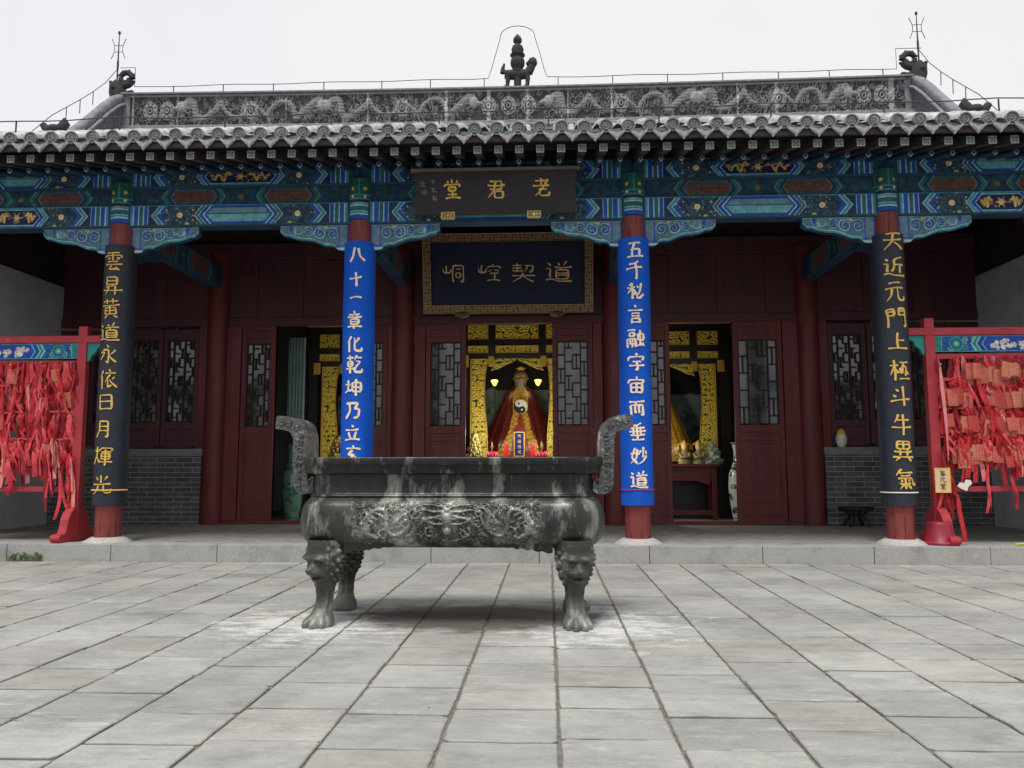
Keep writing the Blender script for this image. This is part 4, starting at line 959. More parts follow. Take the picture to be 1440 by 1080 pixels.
    fade = np.clip(np.minimum(np.minimum(cv.X,w_-cv.X)/.05, np.minimum(cv.Y,h_-cv.Y)/.03),0,1); cv.H *= fade
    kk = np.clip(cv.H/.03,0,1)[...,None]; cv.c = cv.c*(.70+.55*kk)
    disp = np.zeros((66,n)); colr = np.tile(np.array(S(62,63,60)),(66,n,1))
    fr = np.arange(n)/n*tot; xs = -(a-r)+fr
    m_ok = (fr < 2*(a-r))
    arc = np.concatenate([[0],np.cumsum(np.hypot(np.diff(dz[:,0]),np.diff(dz[:,1])))]); 
    for j in range(66):
        v = (arc[-1]*.95-arc[j])
        jj = int(round((v-.03)/h_*(cv.ny-1)))
        if 0 <= jj < cv.ny:
            u = xs+.80; ii = np.round(u/w_*(cv.nx-1)).astype(int); ok = m_ok&(ii>=0)&(ii<cv.nx)
            disp[j,ok] = cv.H[jj,ii[ok]]; colr[j,ok] = cv.c[jj,ii[ok]]
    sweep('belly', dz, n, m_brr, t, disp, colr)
    m = MB(); pr = peri(80)
    m.add([(p[0]*.985,p[1]*.95,.635) for p in pr], [tuple(range(80))]); m.add([(p[0]-p[2]*.11,p[1]-p[3]*.11,1.17) for p in pr], [tuple(range(80))])
    m.build('floor_plate', m_br, t)
    # scalloped aprons beside the legs
    for sg in (-1,1):
        for yb in (-b-.035,b+.035):
            ap = MB(); xs_ = np.linspace(0,.42,29); low = [.60+.055*(x/.42)**.8-.014*abs(math.sin(x/.42*5*PI)) for x in xs_]
            ap.prism([(sg*(.86-x), z) for x,z in zip(xs_,low)]+[(sg*(.86-.42),.68),(sg*.86,.68)],'y',yb-.02,yb+.02); ap.build('apron', m_br, t, bevel=.004)
    # lion-mask legs
    def leg():
        nz, na = 130, 110; Z = np.linspace(0,.70,nz)[:,None]; A = (np.arange(na)/na*2*PI-PI)[None,:]
        base = np.interp(Z,[0,.02,.07,.11,.15,.24,.33,.42,.50,.58,.65,.70],[.098,.104,.102,.084,.068,.066,.084,.122,.142,.148,.150,.145])
        rr = base+0*A
        g = lambda a0,z0,sa,sz,h: h*np.exp(-((np.angle(np.exp(1j*(A-a0))))/sa)**2-((Z-z0)/sz)**2)
        rr = rr + g(0,.435,.46,.05,.050)+g(0,.475,.2,.03,.034)+g(0,.455,.16,.018,.02)      # muzzle and nose
        for s_ in (-1,1):
            rr = rr + g(s_*.42,.55,.28,.024,.040) - g(s_*.40,.512,.18,.020,.028) + g(s_*.36,.508,.09,.013,.024)  # brow, eye
            rr = rr + g(s_*.33,.43,.2,.03,.014) + g(s_*.9,.56,.16,.035,.03) - g(s_*.18,.462,.06,.01,.01)
        rr = rr - g(0,.398,.5,.012,.045) + g(0,.368,.38,.022,.026)                            # mouth, chin
        mane = np.clip((np.abs(A)-.75)/.3,0,1)*np.clip((Z-.30)/.06,0,1)*np.clip((.66-Z)/.05,0,1)
        rr = rr + mane*.026*np.sqrt(np.maximum(0,np.sin(A*9)*np.sin(Z*80+A*2)))
        rr = rr + np.clip((.33-Z)/.05,0,1)*np.clip((Z-.10)/.04,0,1)*.006*np.cos(A*6)
        toe = np.clip((.10-Z)/.06,0,1)*np.exp(-(A/1.15)**2)
        rr = rr + toe*(.016+.062*np.abs(np.sin(A*5.71))**.8)
        fwd = np.interp(Z,[0,.1,.2,.33,.45,.7],[.035,.03,.0,-.005,.005,0])
        P = np.stack([rr*np.sin(A), -rr*np.cos(A)-fwd+0*A, Z+0*A],-1)
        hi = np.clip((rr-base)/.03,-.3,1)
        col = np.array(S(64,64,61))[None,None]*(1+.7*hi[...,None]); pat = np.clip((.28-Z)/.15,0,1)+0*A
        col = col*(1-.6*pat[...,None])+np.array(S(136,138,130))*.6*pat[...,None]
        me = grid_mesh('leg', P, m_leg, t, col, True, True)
        bm = bmesh.new(); bm.from_mesh(me.data); bm.verts.ensure_lookup_table()
        bm.faces.new([bm.verts[i] for i in range(na)][::-1]); bm.to_mesh(me.data); bm.free()
        return me
    l0 = leg()
    for k,(x,y,rz) in enumerate(((-1.03,-.36,-.5),(1.04,-.36,.22),(-1.03,.34,PI+.5),(1.04,.34,PI-.5))):
        l = l0 if k == 0 else l0.copy()
        if k: COL.objects.link(l); l.parent = t
        l.location = (x,y,0); l.rotation_euler = (0,0,rz)
    # ears
    for sg in (-1,1):
        inn = [(1.21,1.20),(1.25,1.13),(1.262,1.20),(1.265,1.35),(1.268,1.50),(1.278,1.60),(1.30,1.665),(1.345,1.708),(1.40,1.728),(1.45,1.738),(1.535,1.745)]
        outl = [(1.55,1.735),(1.555,1.63),(1.50,1.622),(1.44,1.61),(1.41,1.585),(1.396,1.54),(1.392,1.42),(1.388,1.30),(1.385,1.20),(1.378,1.135),(1.355,1.085),(1.31,1.062),(1.25,1.066),(1.205,1.09)]
        poly = inn+outl; 
        m = MB(); m.prism([(sg*x,z) for x,z in poly],'y',-.17,.17,True); e = m.build('handle', mk('handle_bronze', S(104,106,104), S(62,63,63), 18, .4, .9, 30, metal=.35, c3=S(184,187,184), s3=9, lo3=.55, hi3=.7, bdist=.02), t, bevel=.012)
        # scroll relief on the front and rear faces
        rs = random.Random(8); f = MB()
        for yy in (-.171,.171):
            for (x,z) in [(1.33,1.13+.062*k) for k in range(8)]+[(1.37,1.64),(1.44,1.675),(1.50,1.687)]:
                pts = [(sg*(x+.032*(1-q/9)*math.cos(q*.8+z*9)), yy, z+.032*(1-q/9)*math.sin(q*.8+z*9)) for q in range(9)]
                f.tube(pts, .009, 6)
        f.build('scroll_relief', e.data.materials[0], e)
burner()
# ------------------------------------------------------------------ shrines inside the hall
m_gild = S(226,204,62); m_gild_dk = S(66,52,22)
def carved(name, x0, x1, z0, z1, y, parent, cell, seed, frame=.02, inner=None):
    w_, h_ = x1-x0, z1-z0; cv = Cv(w_,h_,.009,m_gild_dk); rs = random.Random(seed)
    cv.arabesque(.01,.01,w_-.01,h_-.01,cell,m_gild,.016,rs,.30)
    for _ in range(int(w_*h_*260)):
        x, z = rs.random()*w_, rs.random()*h_; cv.disc(x,z,.012+.01*rs.random(),S(226,190,80),.014)
    e = np.minimum(np.minimum(cv.X,w_-cv.X),np.minimum(cv.Y,h_-cv.Y)); cv.c[e<frame] = S(200,164,60); cv.H[e<frame] = .018
    X = x0+cv.X
    if inner is not None:                          # one wavy edge: squeeze the columns
        sgn, fn = inner; lim = fn((cv.Y)/h_)
        X = x0+cv.X*lim if sgn > 0 else x1-(w_-cv.X)*lim
    P = np.stack([X, y-cv.H, z0+cv.Y],-1); return grid_mesh(name, P, m_carved, parent, cv.c)
def shrine(x, dz, label):
    t = thing('altar_shrine', label, 'shrine', (x,5.5,.228), 'gilded shrines inside the hall')
    z = lambda v: v-.228
    m = MB()
    for s_ in (-1,1): m.box(*sorted((s_*1.10,s_*1.28)), -.06,1.6, 0, z(4.50))
    m.box(-1.10,1.10,-.05,1.6,z(4.44),z(4.50)); m.box(-1.10,1.10,-.03,.04,z(3.60),z(4.44)); m.box(-1.10,1.10,1.5,1.6,0,z(4.44))
    for s_ in (-1,1): m.box(*sorted((s_*.62,s_*.63)),0,.02,z(1.46),z(3.60)) if 0 else None
    m.box(-1.10,1.10,-.04,1.5,0,z(1.42))
    m.build('frame', mk('shrine_lacquer', S(44,38,36), S(30,26,26), 5, .4), t)
    m = MB(); m.box(-1.32,1.32,-.10,1.62,z(4.503),z(4.53)); m.box(-1.30,1.30,-.085,1.62,z(4.53),z(4.56)); m.build('cornice', m_gold_paint, t)
    for x0,x1 in ((-1.06,-.62),(-.46,.46),(.62,1.06)):
        carved('carved_panel', x0,x1,z(4.02),z(4.33),-.035,t,.15,int(x0*9)+50); carved('carved_panel', x0,x1,z(3.72),z(3.88),-.035,t,.08,int(x0*9)+70)
    wav = lambda v: 1+.10*np.sin(v*2*PI*1.0+.6)+.16*np.clip((v-.85)/.15,0,1)**2+.1*np.clip((.12-v)/.12,0,1)
    o = carved('side_screen', -.98,-.66,z(1.46),z(3.60),.0,t,.11,5,.018,(1,wav)); o = carved('side_screen', .66,.98,z(1.46),z(3.60),.0,t,.11,6,.018,(-1,wav))
    m = MB()
    for s_ in (-1,1): m.box(*sorted((s_*.985,s_*1.01)),-.03,.05,z(1.46),z(3.62)); m.box(*sorted((s_*.50,s_*.62)),-.05,.03,z(3.44),z(3.66)); m.box(*sorted((s_*1.04,s_*1.18)),-.09,-.03,z(3.42),z(3.68))
    m.build('gilt_trim', mk('gilt_trim_paint', S(205,170,64), S(180,140,48), 20, .4), t, bevel=.01)
    # cusped canopy
    xs = np.linspace(-.56,.56,61); cv = Cv(1.12,.30,.009,m_gild_dk); cv.arabesque(.02,.04,1.1,.28,.11,m_gild,.014,random.Random(2),.3)
    low = .30-np.interp(np.abs(cv.X-.56),[0,.06,.16,.30,.42,.50,.56],[.03,.09,.13,.20,.26,.27,.30]); Z = low+(.30-low)*cv.Y/.30; cv.c[cv.Y<.03]=S(220,185,80)
    P = np.stack([cv.X-.56, -cv.H-.005, z(3.33)+Z],-1); grid_mesh('canopy', P, m_carved, t, cv.c)
    # mural behind the figure
    cv = Cv(2.1,3.1,.03,S(20,22,26)); cv.rect(0,0,2.1,1.75,S(122,140,136))
    for k in range(40): cv.disc(random.random()*2.1, .6+random.random()*1.1, .05+.1*random.random(), S(74,104,108) if k%2 else S(140,156,150))
    P = np.stack([cv.X-1.05, np.full_like(cv.X,1.49), z(1.3)+cv.Y],-1); grid_mesh('mural', P, m_painted, t, cv.c)
    return t
shrine(.10, 0, 'gilded carved shrine behind the bronze burner in the middle doorway')
for x, s_, l in ((3.30,'right','gilded carved shrine seen through the doorway with the blue and white vase'),(-3.12,'left','gilded carved shrine half hidden behind the left blue couplet')):
    o = shrine(x, 0, l); o.scale = (1,1,.957)
# seated figures: one continuous body, face, beard, robe as child
def statue(x, y, z0, robe_c, label, gold_front):
    t = thing('deity_statue', label, 'statue', (x,y,z0), 'seated statues in the shrines')
    prof = [(0,.74,.50),(.15,.73,.50),(.35,.67,.46),(.6,.57,.40),(.85,.465,.34),(1.05,.38,.29),(1.2,.315,.25),(1.32,.25,.20),(1.40,.175,.15),(1.46,.105,.11)]
    nz, na = 80, 160; Z = np.linspace(0,1.46,nz); rx = np.interp(Z,[p[0] for p in prof],[p[1] for p in prof]); ry = np.interp(Z,[p[0] for p in prof],[p[2] for p in prof])
    A = np.arange(na)/na*2*PI-PI; fold = .028*np.sin(A*17+1.2*np.sin(A*3))+.018*np.sin(A*31)
    f = 1+fold[None,:]*np.clip((1.3-Z)/.6,0,1)[:,None]
    knee = np.exp(-((np.abs(A)[None,:]-.65)/.35)**2)*np.exp(-((Z[:,None]-.3)/.28)**2)*.14
    P = np.stack([rx[:,None]*f*np.sin(A)[None,:], -(ry[:,None]*f+knee)*np.cos(A)[None,:], Z[:,None]+0*A[None,:]],-1)
    col = np.tile(np.array(robe_c),(nz,na,1)); rs = random.Random(4)
    strip = (np.abs(A)[None,:]<np.interp(Z,[0,.5,.9,1.3],[.62,.36,.30,.5])[:,None])
    gmask = strip & (np.abs(A)[None,:]>np.interp(Z,[0,.5,.9,1.2],[.30,.16,.05,0])[:,None]); col[gmask] = S(205,165,60); col[strip & ~gmask] = S(150,60,44) if gold_front else S(190,150,60)
    sp = np.sin(P[...,2]*70+np.sin(A*30)[None,:]*2)>.55; col[gmask&sp] = S(150,104,40); sp2 = (np.sin(P[...,2]*38)*np.sin(A*26)[None,:])>.8; col[sp2&~strip] = np.array(robe_c)*1.8+.02
    robe = grid_mesh('robe', P, mk('statue_robe', None, attr=True, scale=12, rough=.35, spec=.6), t, col, True, True)
    # head: sculpted heightfield
    nz, na = 60, 80; v = np.linspace(0,1,nz)[:,None]; A = (np.arange(na)/na*2*PI-PI)[None,:]
    hh = .34; rb = np.interp(v,[0,.05,.15,.3,.5,.7,.85,.95,1],[.06,.075,.09,.11,.122,.122,.10,.06,.002])+0*A
    g = lambda a0,v0,sa,sv,h: h*np.exp(-((A-a0)/sa)**2-((v-v0)/sv)**2)
    rb = rb+g(0,.46,.14,.06,.026)+g(0,.40,.16,.04,.012)+g(0,.30,.3,.03,.008)-g(0,.325,.3,.012,.007)
    for s_ in (-1,1): rb = rb-g(s_*.36,.53,.16,.035,.012)+g(s_*.36,.525,.09,.015,.008)+g(s_*.38,.595,.25,.02,.009)+g(s_*.5,.42,.2,.06,.008)+g(s_*1.55,.48,.1,.10,.03)
    P = np.stack([rb*np.sin(A), -rb*1.08*np.cos(A), 1.42+v*hh+0*A],-1)
    col = np.tile(np.array(S(118,92,58)),(nz,na,1)); hair = ((v>.78)+0*A)>0; hair |= (np.abs(A)>1.75)&((v>.2)+0*A>0); col[hair] = S(96,86,72)
    col[(np.abs(np.abs(A)-.36)<.11)&(np.abs(v-.525)<.018)] = S(30,26,24); col[(np.abs(A)<.24)&(np.abs(v-.322)<.016)] = S(110,50,44); col[(np.abs(np.abs(A)-.38)<.22)&(np.abs(v-.605)<.016)] = S(190,186,176)
    grid_mesh('head', P, mk('statue_skin', None, attr=True, scale=12, rough=.4), t, col, True, True)
    m = MB(); m.tube([(0,-.115,1.545),(0,-.14,1.47),(0,-.17,1.36),(0,-.20,1.22)],[.05,.06,.045,.008],14); m.tube([(-.05,-.13,1.56),(-.085,-.14,1.5),(-.09,-.15,1.42)],[.014,.012,.004],8); m.tube([(.05,-.13,1.56),(.085,-.14,1.5),(.09,-.15,1.42)],[.014,.012,.004],8)
    m.build('beard', mk('white_beard', S(150,144,130), S(118,112,100), 20, .6, stretch=(6,6,1)), t)
    m = MB(); m.ball((0,.0,1.79),.05,12,(1,1,.9)); m.lathe([(.055,-.02),(.06,0),(.05,.02)],(0,0,1.755),14); m.tube([(-.09,0,1.79),(.09,0,1.79)],.008,6); m.build('hair_knot', m_gold_paint, t)
    return t
st = statue(.15, 6.25, 1.46, S(92,26,24), 'seated bearded statue in a dark red robe in the middle shrine', True); st.scale = (1.2,1.05,1.13)
st = statue(3.22, 6.25, 1.40, S(196,150,44), 'seated statue in a golden robe in the right shrine', False)
st = statue(-3.12, 6.25, 1.40, S(120,60,36), 'seated statue in the left shrine hidden behind the blue couplet', False)
def taiji():
    cv = Cv(.30,.30,.004,S(20,22,26)); x, y = cv.X-.15, cv.Y-.15; r_ = .15
    wh = (x>0); wh |= (np.hypot(x,y-.075)<.075); wh &= ~(np.hypot(x,y+.075)<.075)
    cv.c[wh] = S(236,232,220); cv.c[np.hypot(x,y-.075)<.022] = S(20,22,26); cv.c[np.hypot(x,y+.075)<.022] = S(236,232,220)
    a = np.maximum(np.abs(x),np.abs(y)); r = np.hypot(x,y)+1e-9; f = a/r
    ang_ = .6; X, Z = x*f, y*f; P = np.stack([X, np.full_like(x,-.021), Z],-1)
    t = thing('taiji_disc', 'round black and white yin-yang disc on the red robed statue', 'disc', (.16,5.70,2.58))
    m = MB(); m.tube([(0,-.02,0),(0,.04,0)],.155,32); m.build('disc_rim', m_gold_paint, t)
    o = grid_mesh('disc_face', P, m_painted, t, None); 
    # colours sampled at the mapped positions
    Xm, Zm = X, Z; c = np.tile(np.array(S(20,22,26)),(cv.ny,cv.nx,1)); wh = (Xm>0); wh |= (np.hypot(Xm,Zm-.075)<.075); wh &= ~(np.hypot(Xm,Zm+.075)<.075); c[wh] = S(236,232,220); c[np.hypot(Xm,Zm-.075)<.022]=S(20,22,26); c[np.hypot(Xm,Zm+.075)<.022]=S(236,232,220)
    at = o.data.color_attributes.new('Col','FLOAT_COLOR','POINT'); c4 = np.ones((cv.nx*cv.ny,4),np.float32); c4[:,:3]=c.reshape(-1,3); at.data.foreach_set('color',c4.reshape(-1)); o.rotation_euler=(0,-.5,0)
taiji()
# lit altar lamps either side of the red statue
for x, l in ((-.42,'small lit altar lamp beside the red statue, near its left shoulder in the picture'),(.54,'small lit altar lamp beside the red statue, near its right shoulder in the picture')):
    t = thing('altar_lamp', l, 'lamp', (x,6.00,3.06), 'lit altar lamps')
    m = MB(); m.lathe([(.01,0),(.035,.02),(.06,.07),(.085,.12),(.06,.14)],(0,0,0),16); m.build('shade', emis('lamp_glow', (.85,.85,.14), .8), t)
    m = MB(); m.tube([(0,.1,-1.5),(0,.1,-.05),(0,0,0)],.010,8); m.build('stem', mk('lamp_stem', S(60,50,36), None, 5, .5), t)
for x, y, z_, e in ((-.42,5.85,3.2,2.5),(.54,5.85,3.2,2.5),(-.40,4.62,1.95,15),(.62,4.62,1.95,15),(2.72,4.5,1.85,20),(-2.62,4.5,1.85,20)):  # last pair is added light to brighten the side shrines
    ld = bpy.data.lights.new('altar_lamp_and_fill_light','POINT'); ld.energy = e; ld.color = (1,.86,.45) if e<10 else (1,.93,.74); ld.shadow_soft_size = .12
    lo = bpy.data.objects.new('altar_lamp_and_fill_light', ld); COL.objects.link(lo); lo.location = (x,y,z_)
# ------------------------------------------------------------------ altar tables and offerings
def table(x0, x1, y0, y1, zt, label, depth=.5):
    t = thing('altar_table', label, 'table', ((x0+x1)/2,(y0+y1)/2,.228), 'altar tables'); cx, cy = (x0+x1)/2,(y0+y1)/2; w_, d_ = (x1-x0)/2,(y1-y0)/2; h = zt-.228
    mt = mk('altar_red', S(104,34,32), S(80,26,26), 6, .45)
    m = MB(); m.box(-w_-.06,w_+.06,-d_-.04,d_+.04,h-.06,h); m.build('table_top', mt, t, bevel=.01)
    m = MB(); m.box(-w_+.1,w_-.1,-d_+.02,-d_+.05,h-.28,h-.06); m.prism([(-w_+.1,h-.28),(w_-.1,h-.28),(w_-.16,h-.42),(w_-.4,h-.33),(-w_+.4,h-.33),(-w_+.16,h-.42)],'y',-d_+.022,-d_+.048); m.box(-w_+.1,w_-.1,-d_+.02,-d_+.05,.10,.20); m.build('apron', mt, t, bevel=.006)
    for a in (-1,1):
        for b_ in (-1,1): m = MB(); m.cbox((a*(w_-.05),b_*(d_-.05),(h-.06)/2),(.1,.1,h-.06)); m.build('leg', mt, t, bevel=.008)
    return t
table(-1.0,1.2,4.75,5.3,1.45,'dark red altar table behind the burner in the middle doorway')
table(2.45,4.12,4.75,5.3,1.34,'dark red altar table in the doorway with the blue and white vase')
table(-4.05,-2.3,4.75,5.3,1.34,'dark red altar table behind the left blue couplet')
m_pink = mk('pink_lotus', S(236,96,122), S(224,70,104), 20, .5)
def lotus(x, label, zt=1.452):
    t = thing('lotus_lamp', label, 'lotus lamp', (x,4.95,zt), 'pink lotus lamps')
    m = MB(); m.lathe([(.06,0),(.09,.02),(.10,.04)],(0,0,0),16); m.build('lamp_base', m_gold_paint, t)
    m = MB()
    for ring,(rd,zz,tl) in enumerate(((.13,.05,.9),(.10,.08,.5))):
        for k in range(11):
            a = 2*PI*(k+.5*ring)/11; ca, sa = math.cos(a), math.sin(a)
            pts = [(rd*.35,0,.02),(rd*.8,.045,zz*.6),(rd*1.05,0,zz+.05),(rd*.8,-.045,zz*.6)]
            P = [(p[0]*ca-p[1]*sa,p[0]*sa+p[1]*ca,p[2]+.02) for p in pts]; Q = [(p[0]*.93,p[1]*.93,p[2]+.008) for p in P]
            m.add(P+Q,[(0,1,2,3),(7,6,5,4),(0,4,5,1),(1,5,6,2),(2,6,7,3),(3,7,4,0)])
    m.build('petals', m_pink, t); m = MB(); m.lathe([(.02,.05),(.014,.2),(.024,.22),(.032,.25),(.014,.30),(.004,.36)],(0,0,0),12); m.build('candle_finial', mk('dull_gilt', S(130,104,50), S(90,72,36), 20, .5), t)
lotus(-.40,'pink lotus lamp left of the blue spirit tablet'); lotus(.62,'pink lotus lamp right of the blue spirit tablet')
lotus(2.72,'added pink lotus lamp at the left end of the right altar table',1.342); lotus(-2.62,'added pink lotus lamp at the right end of the left altar table',1.342)  # lamps added mostly out of view, paired with lights brightening the side shrines
def tablet():
    t = thing('spirit_tablet', 'small upright blue tablet with gold border on the middle altar', 'tablet', (.16,4.98,1.452))
    m = MB(); m.box(-.15,.15,-.05,.05,0,.05); m.box(-.13,.13,-.02,.03,.05,.56); m.prism([(-.16,.56),(.16,.56),(.10,.64),(0,.68),(-.10,.64)],'y',-.025,.03); m.build('stand', mk('tablet_stand_red', S(110,30,26), S(84,22,20), 8, .4), t, bevel=.006)
    m = MB()
    for q in ((-.11,-.095,.05,.555),(.095,.11,.05,.555),(-.095,.095,.54,.555),(-.095,.095,.05,.06)): m.box(q[0],q[1],-.034,-.0201,q[2],q[3])
    m.build('border', m_gold_paint, t)
    m = MB(); m.box(-.095,.095,-.03,-.0201,.06,.54); m.build('panel', mk('tablet_blue', S(26,34,120), S(20,28,100), 5, .5), t)
    g = MB()
    for k,c in enumerate(('tian','dao','jun','lao')): glyph(g,c,0,.47-.11*k,.075,.075,lambda u,v,l:(u,-.032-l,v),.11)
    g.build('lettering', m_gold_paint, t)
    for x in (-.27,.27):
        o = MB(); o.tube([(0,0,0),(0,0,.30)],.045,14); tag(o.build('candle', mk('red_candle', S(190,30,34), None, 5, .4)), 'red altar candle %s of the blue tablet' % ('left' if x<0 else 'right'), 'candle', 'red altar candles', (.16+x,4.98,1.452))
tablet()
def crystal(x, z, label, sc):
    m = MB(); rs = random.Random(int(x*7))
    m.lathe([(.10,0),(.12,.03),(.07,.06)],(0,0,0),14)
    for k in range(70):
        zz = .05+.45*rs.random(); r_ = .15*(1-(zz/.56))+.02; a = rs.random()*6.28; m.ball((r_*math.cos(a),r_*math.sin(a),zz),.026+.015*rs.random(),6,(1,1,1.4))
    o = tag(m.build('glass_ornament', mk('amber_glass', S(170,150,70), S(110,110,70), 20, .15, spec=.8)), label, 'ornament', 'glass altar ornaments', (x,4.95,z)); o.scale=(sc,sc,sc)
crystal(-.76,1.452,'pale glass cone ornament left of the lotus lamps in the middle doorway',1.0)
crystal(-3.62,1.342,'glass cone ornament between the burner handle and the left blue couplet',1.1)
# small figurines and a stone on the right altar
for x, c, l in ((3.52,S(60,80,110),'small gilt and blue figurine at the left end of the right altar table'),(3.80,S(40,110,130),'small figurine in a teal robe beside the white stone')):
    t = thing('figurine', l, 'figurine', (x,4.95,1.342), 'small altar figurines')
    m = MB(); m.lathe([(.13,0),(.14,.04),(.12,.12),(.10,.2),(.055,.26),(.04,.28)],(0,0,0),18,1,.7); m.tube([(-.09,-.03,.2),(-.08,-.10,.13),(0,-.11,.14)],[.04,.035,.025],8); m.tube([(.09,-.03,.2),(.08,-.10,.13),(0,-.11,.14)],[.04,.035,.025],8); m.build('robe', mk('figurine_robe', c, S(190,160,60), 40, .4), t)
    m = MB(); m.ball((0,-.01,.33),.06,12,(1,1,1.1)); m.build('head', mk('figurine_skin', S(215,190,140), None, 5, .5), t)
    m = MB(); m.lathe([(.066,0),(.07,.03),(.05,.07),(.02,.10),(.005,.13)],(0,.0,.355),12); m.tube([(-.12,.03,.3),(-.12,.04,.38),(0,.05,.46),(.12,.04,.38),(.12,.03,.3)],.018,8); m.build('crown', m_gold_paint, t)
def rock():
    m = MB(); rs = random.Random(2); vs=[]; n=18
    for i in range(16):
        t_ = i/15
        for k in range(n):
            a=2*PI*k/n; r_ = (.19*(1-t_)**.7+.008)*(1+.25*math.sin(a*3+i)+.18*math.sin(a*5-i*1.3)); vs.append((r_*math.cos(a)+.05*math.sin(t_*3),.6*r_*math.sin(a),.46*t_))
    m.add(vs,[(i*n+k,i*n+(k+1)%n,(i+1)*n+(k+1)%n,(i+1)*n+k) for i in range(15) for k in range(n)])
    tag(m.build('scholar_stone', mk('white_green_stone', S(190,196,186), S(100,120,104), 10, .5, .4, 30)), 'jagged white and green stone on the right altar table', 'stone', None, (4.05,4.95,1.342))
rock()
def vase(x, y, label, base, deco, sc=1):
    prof = [(.13,0),(.14,.02),(.15,.10),(.19,.35),(.215,.65),(.20,.90),(.14,1.05),(.10,1.15),(.095,1.30),(.12,1.45),(.155,1.50),(.14,1.50),(.09,1.35)]
    na, nz = 60, 120; tt = np.linspace(0,len(prof)-1,nz); r_ = np.interp(tt,range(len(prof)),[p[0] for p in prof]); z_ = np.interp(tt,range(len(prof)),[p[1] for p in prof])
    for _ in range(4): r_[1:-1] = (r_[:-2]+2*r_[1:-1]+r_[2:])/4
    A = np.arange(na)/na*2*PI; P = np.stack([r_[:,None]*np.cos(A),r_[:,None]*np.sin(A),z_[:,None]+0*A],-1)
    cv = Cv(1.2,1.5,.0125,base); rs = random.Random(5)
    for _ in range(70): cv.spiral(rs.random()*1.2,rs.random()*1.4,.03+.05*rs.random(),1.2,.022,deco[rs.randrange(len(deco))],None,rs.choice((-1,1)),rs.random()*6)
    for _ in range(10): cv.disc(rs.random()*1.2,.15+rs.random()*.8,.05,deco[0]); 
    for zb in (.03,.98,1.12,1.46): cv.rect(0,zb,1.2,zb+.025,deco[0])
    jj = np.clip((z_/1.5*(cv.ny-1)).astype(int),0,cv.ny-1); ii = (A/(2*PI)*(cv.nx-1)).astype(int); col = cv.c[jj][:,ii]
    o = tag(grid_mesh('floor_vase', P, mk('glazed_porcelain', None, attr=True, scale=3, rough=.15, spec=.6, attr_var=(.95,1.02)), None, col, True, True), label, 'vase', 'tall floor vases in the hall', (x,y,.228)); o.scale = (sc,sc,sc*1.02)
vase(4.52,4.6,'tall white floor vase with dark blue flowers beside the right altar table',S(205,214,206),(S(40,56,96),S(70,90,80),S(60,80,120)))
vase(-4.42,4.6,'tall green floor vase behind the left burner handle',S(96,140,124),(S(50,96,84),S(70,120,104),S(40,80,76)))
m = MB(); n = 30
for k in range(n):
    x = -4.78+.36*k/n; m.box(x,x+.36/n+.002,5.2+.02*math.sin(k*1.1),5.22+.02*math.sin(k*1.1),2.2,4.05)
tag(m.build('hanging_curtain', mk('pale_teal_cloth', S(150,176,170), S(128,156,152), 3, .8)), 'pale teal hanging cloth above the green vase', 'curtain')
# stool, ornament on the sill, bucket
t = thing('plant_stand', 'small dark low stool against the right brick wall', 'stool', (6.2,3.15,.228))
mt = mk('dark_wood', S(40,36,36), S(28,26,26), 8, .5)
m = MB(); m.lathe([(.30,.30),(.31,.32),(.30,.345),(.2,.35)],(0,0,0),28); m.build('seat', mt, t)
for k in range(4):
    a = PI/4+k*PI/2; m = MB(); m.tube([(.2*math.cos(a),.2*math.sin(a),.31),(.13*math.cos(a),.13*math.sin(a),.16),(.24*math.cos(a),.24*math.sin(a),.01)],[.035,.028,.03],8); m.build('leg', mt, t)
t = thing('sill_ornament', 'small white and yellow ornament on the right brick sill', 'ornament', (6.1,3.42,1.642))
m = MB(); m.lathe([(.06,0),(.085,.05),(.10,.13),(.095,.20),(.06,.26)],(0,0,.0),18); m.build('body', mk('white_jade', S(214,214,200), S(190,196,180), 8, .3), t)
m = MB(); m.lathe([(.08,.22),(.075,.27),(.04,.32),(.004,.34)],(0,0,0),16); m.build('cap', mk('yellow_glaze', S(220,180,70), None, 8, .3), t)
t = thing('bucket', 'red upturned plastic bucket at the foot of the right rack', 'bucket', (6.06,-.12,.235))
m = MB(); m.lathe([(.20,0),(.205,.015),(.195,.02),(.15,.27),(.145,.30),(.12,.305)],(0,0,0),30); m.build('pail', mk('faded_red_plastic', S(150,40,56), S(120,32,46), 5, .45), t)
m = MB(); m.tube([(.197*math.cos(a),.197*math.sin(a),.03) for a in np.linspace(0,2*PI,31)],.008,6); m.build('lip', mk('pink_plastic', S(190,80,96), None, 5, .5), t)
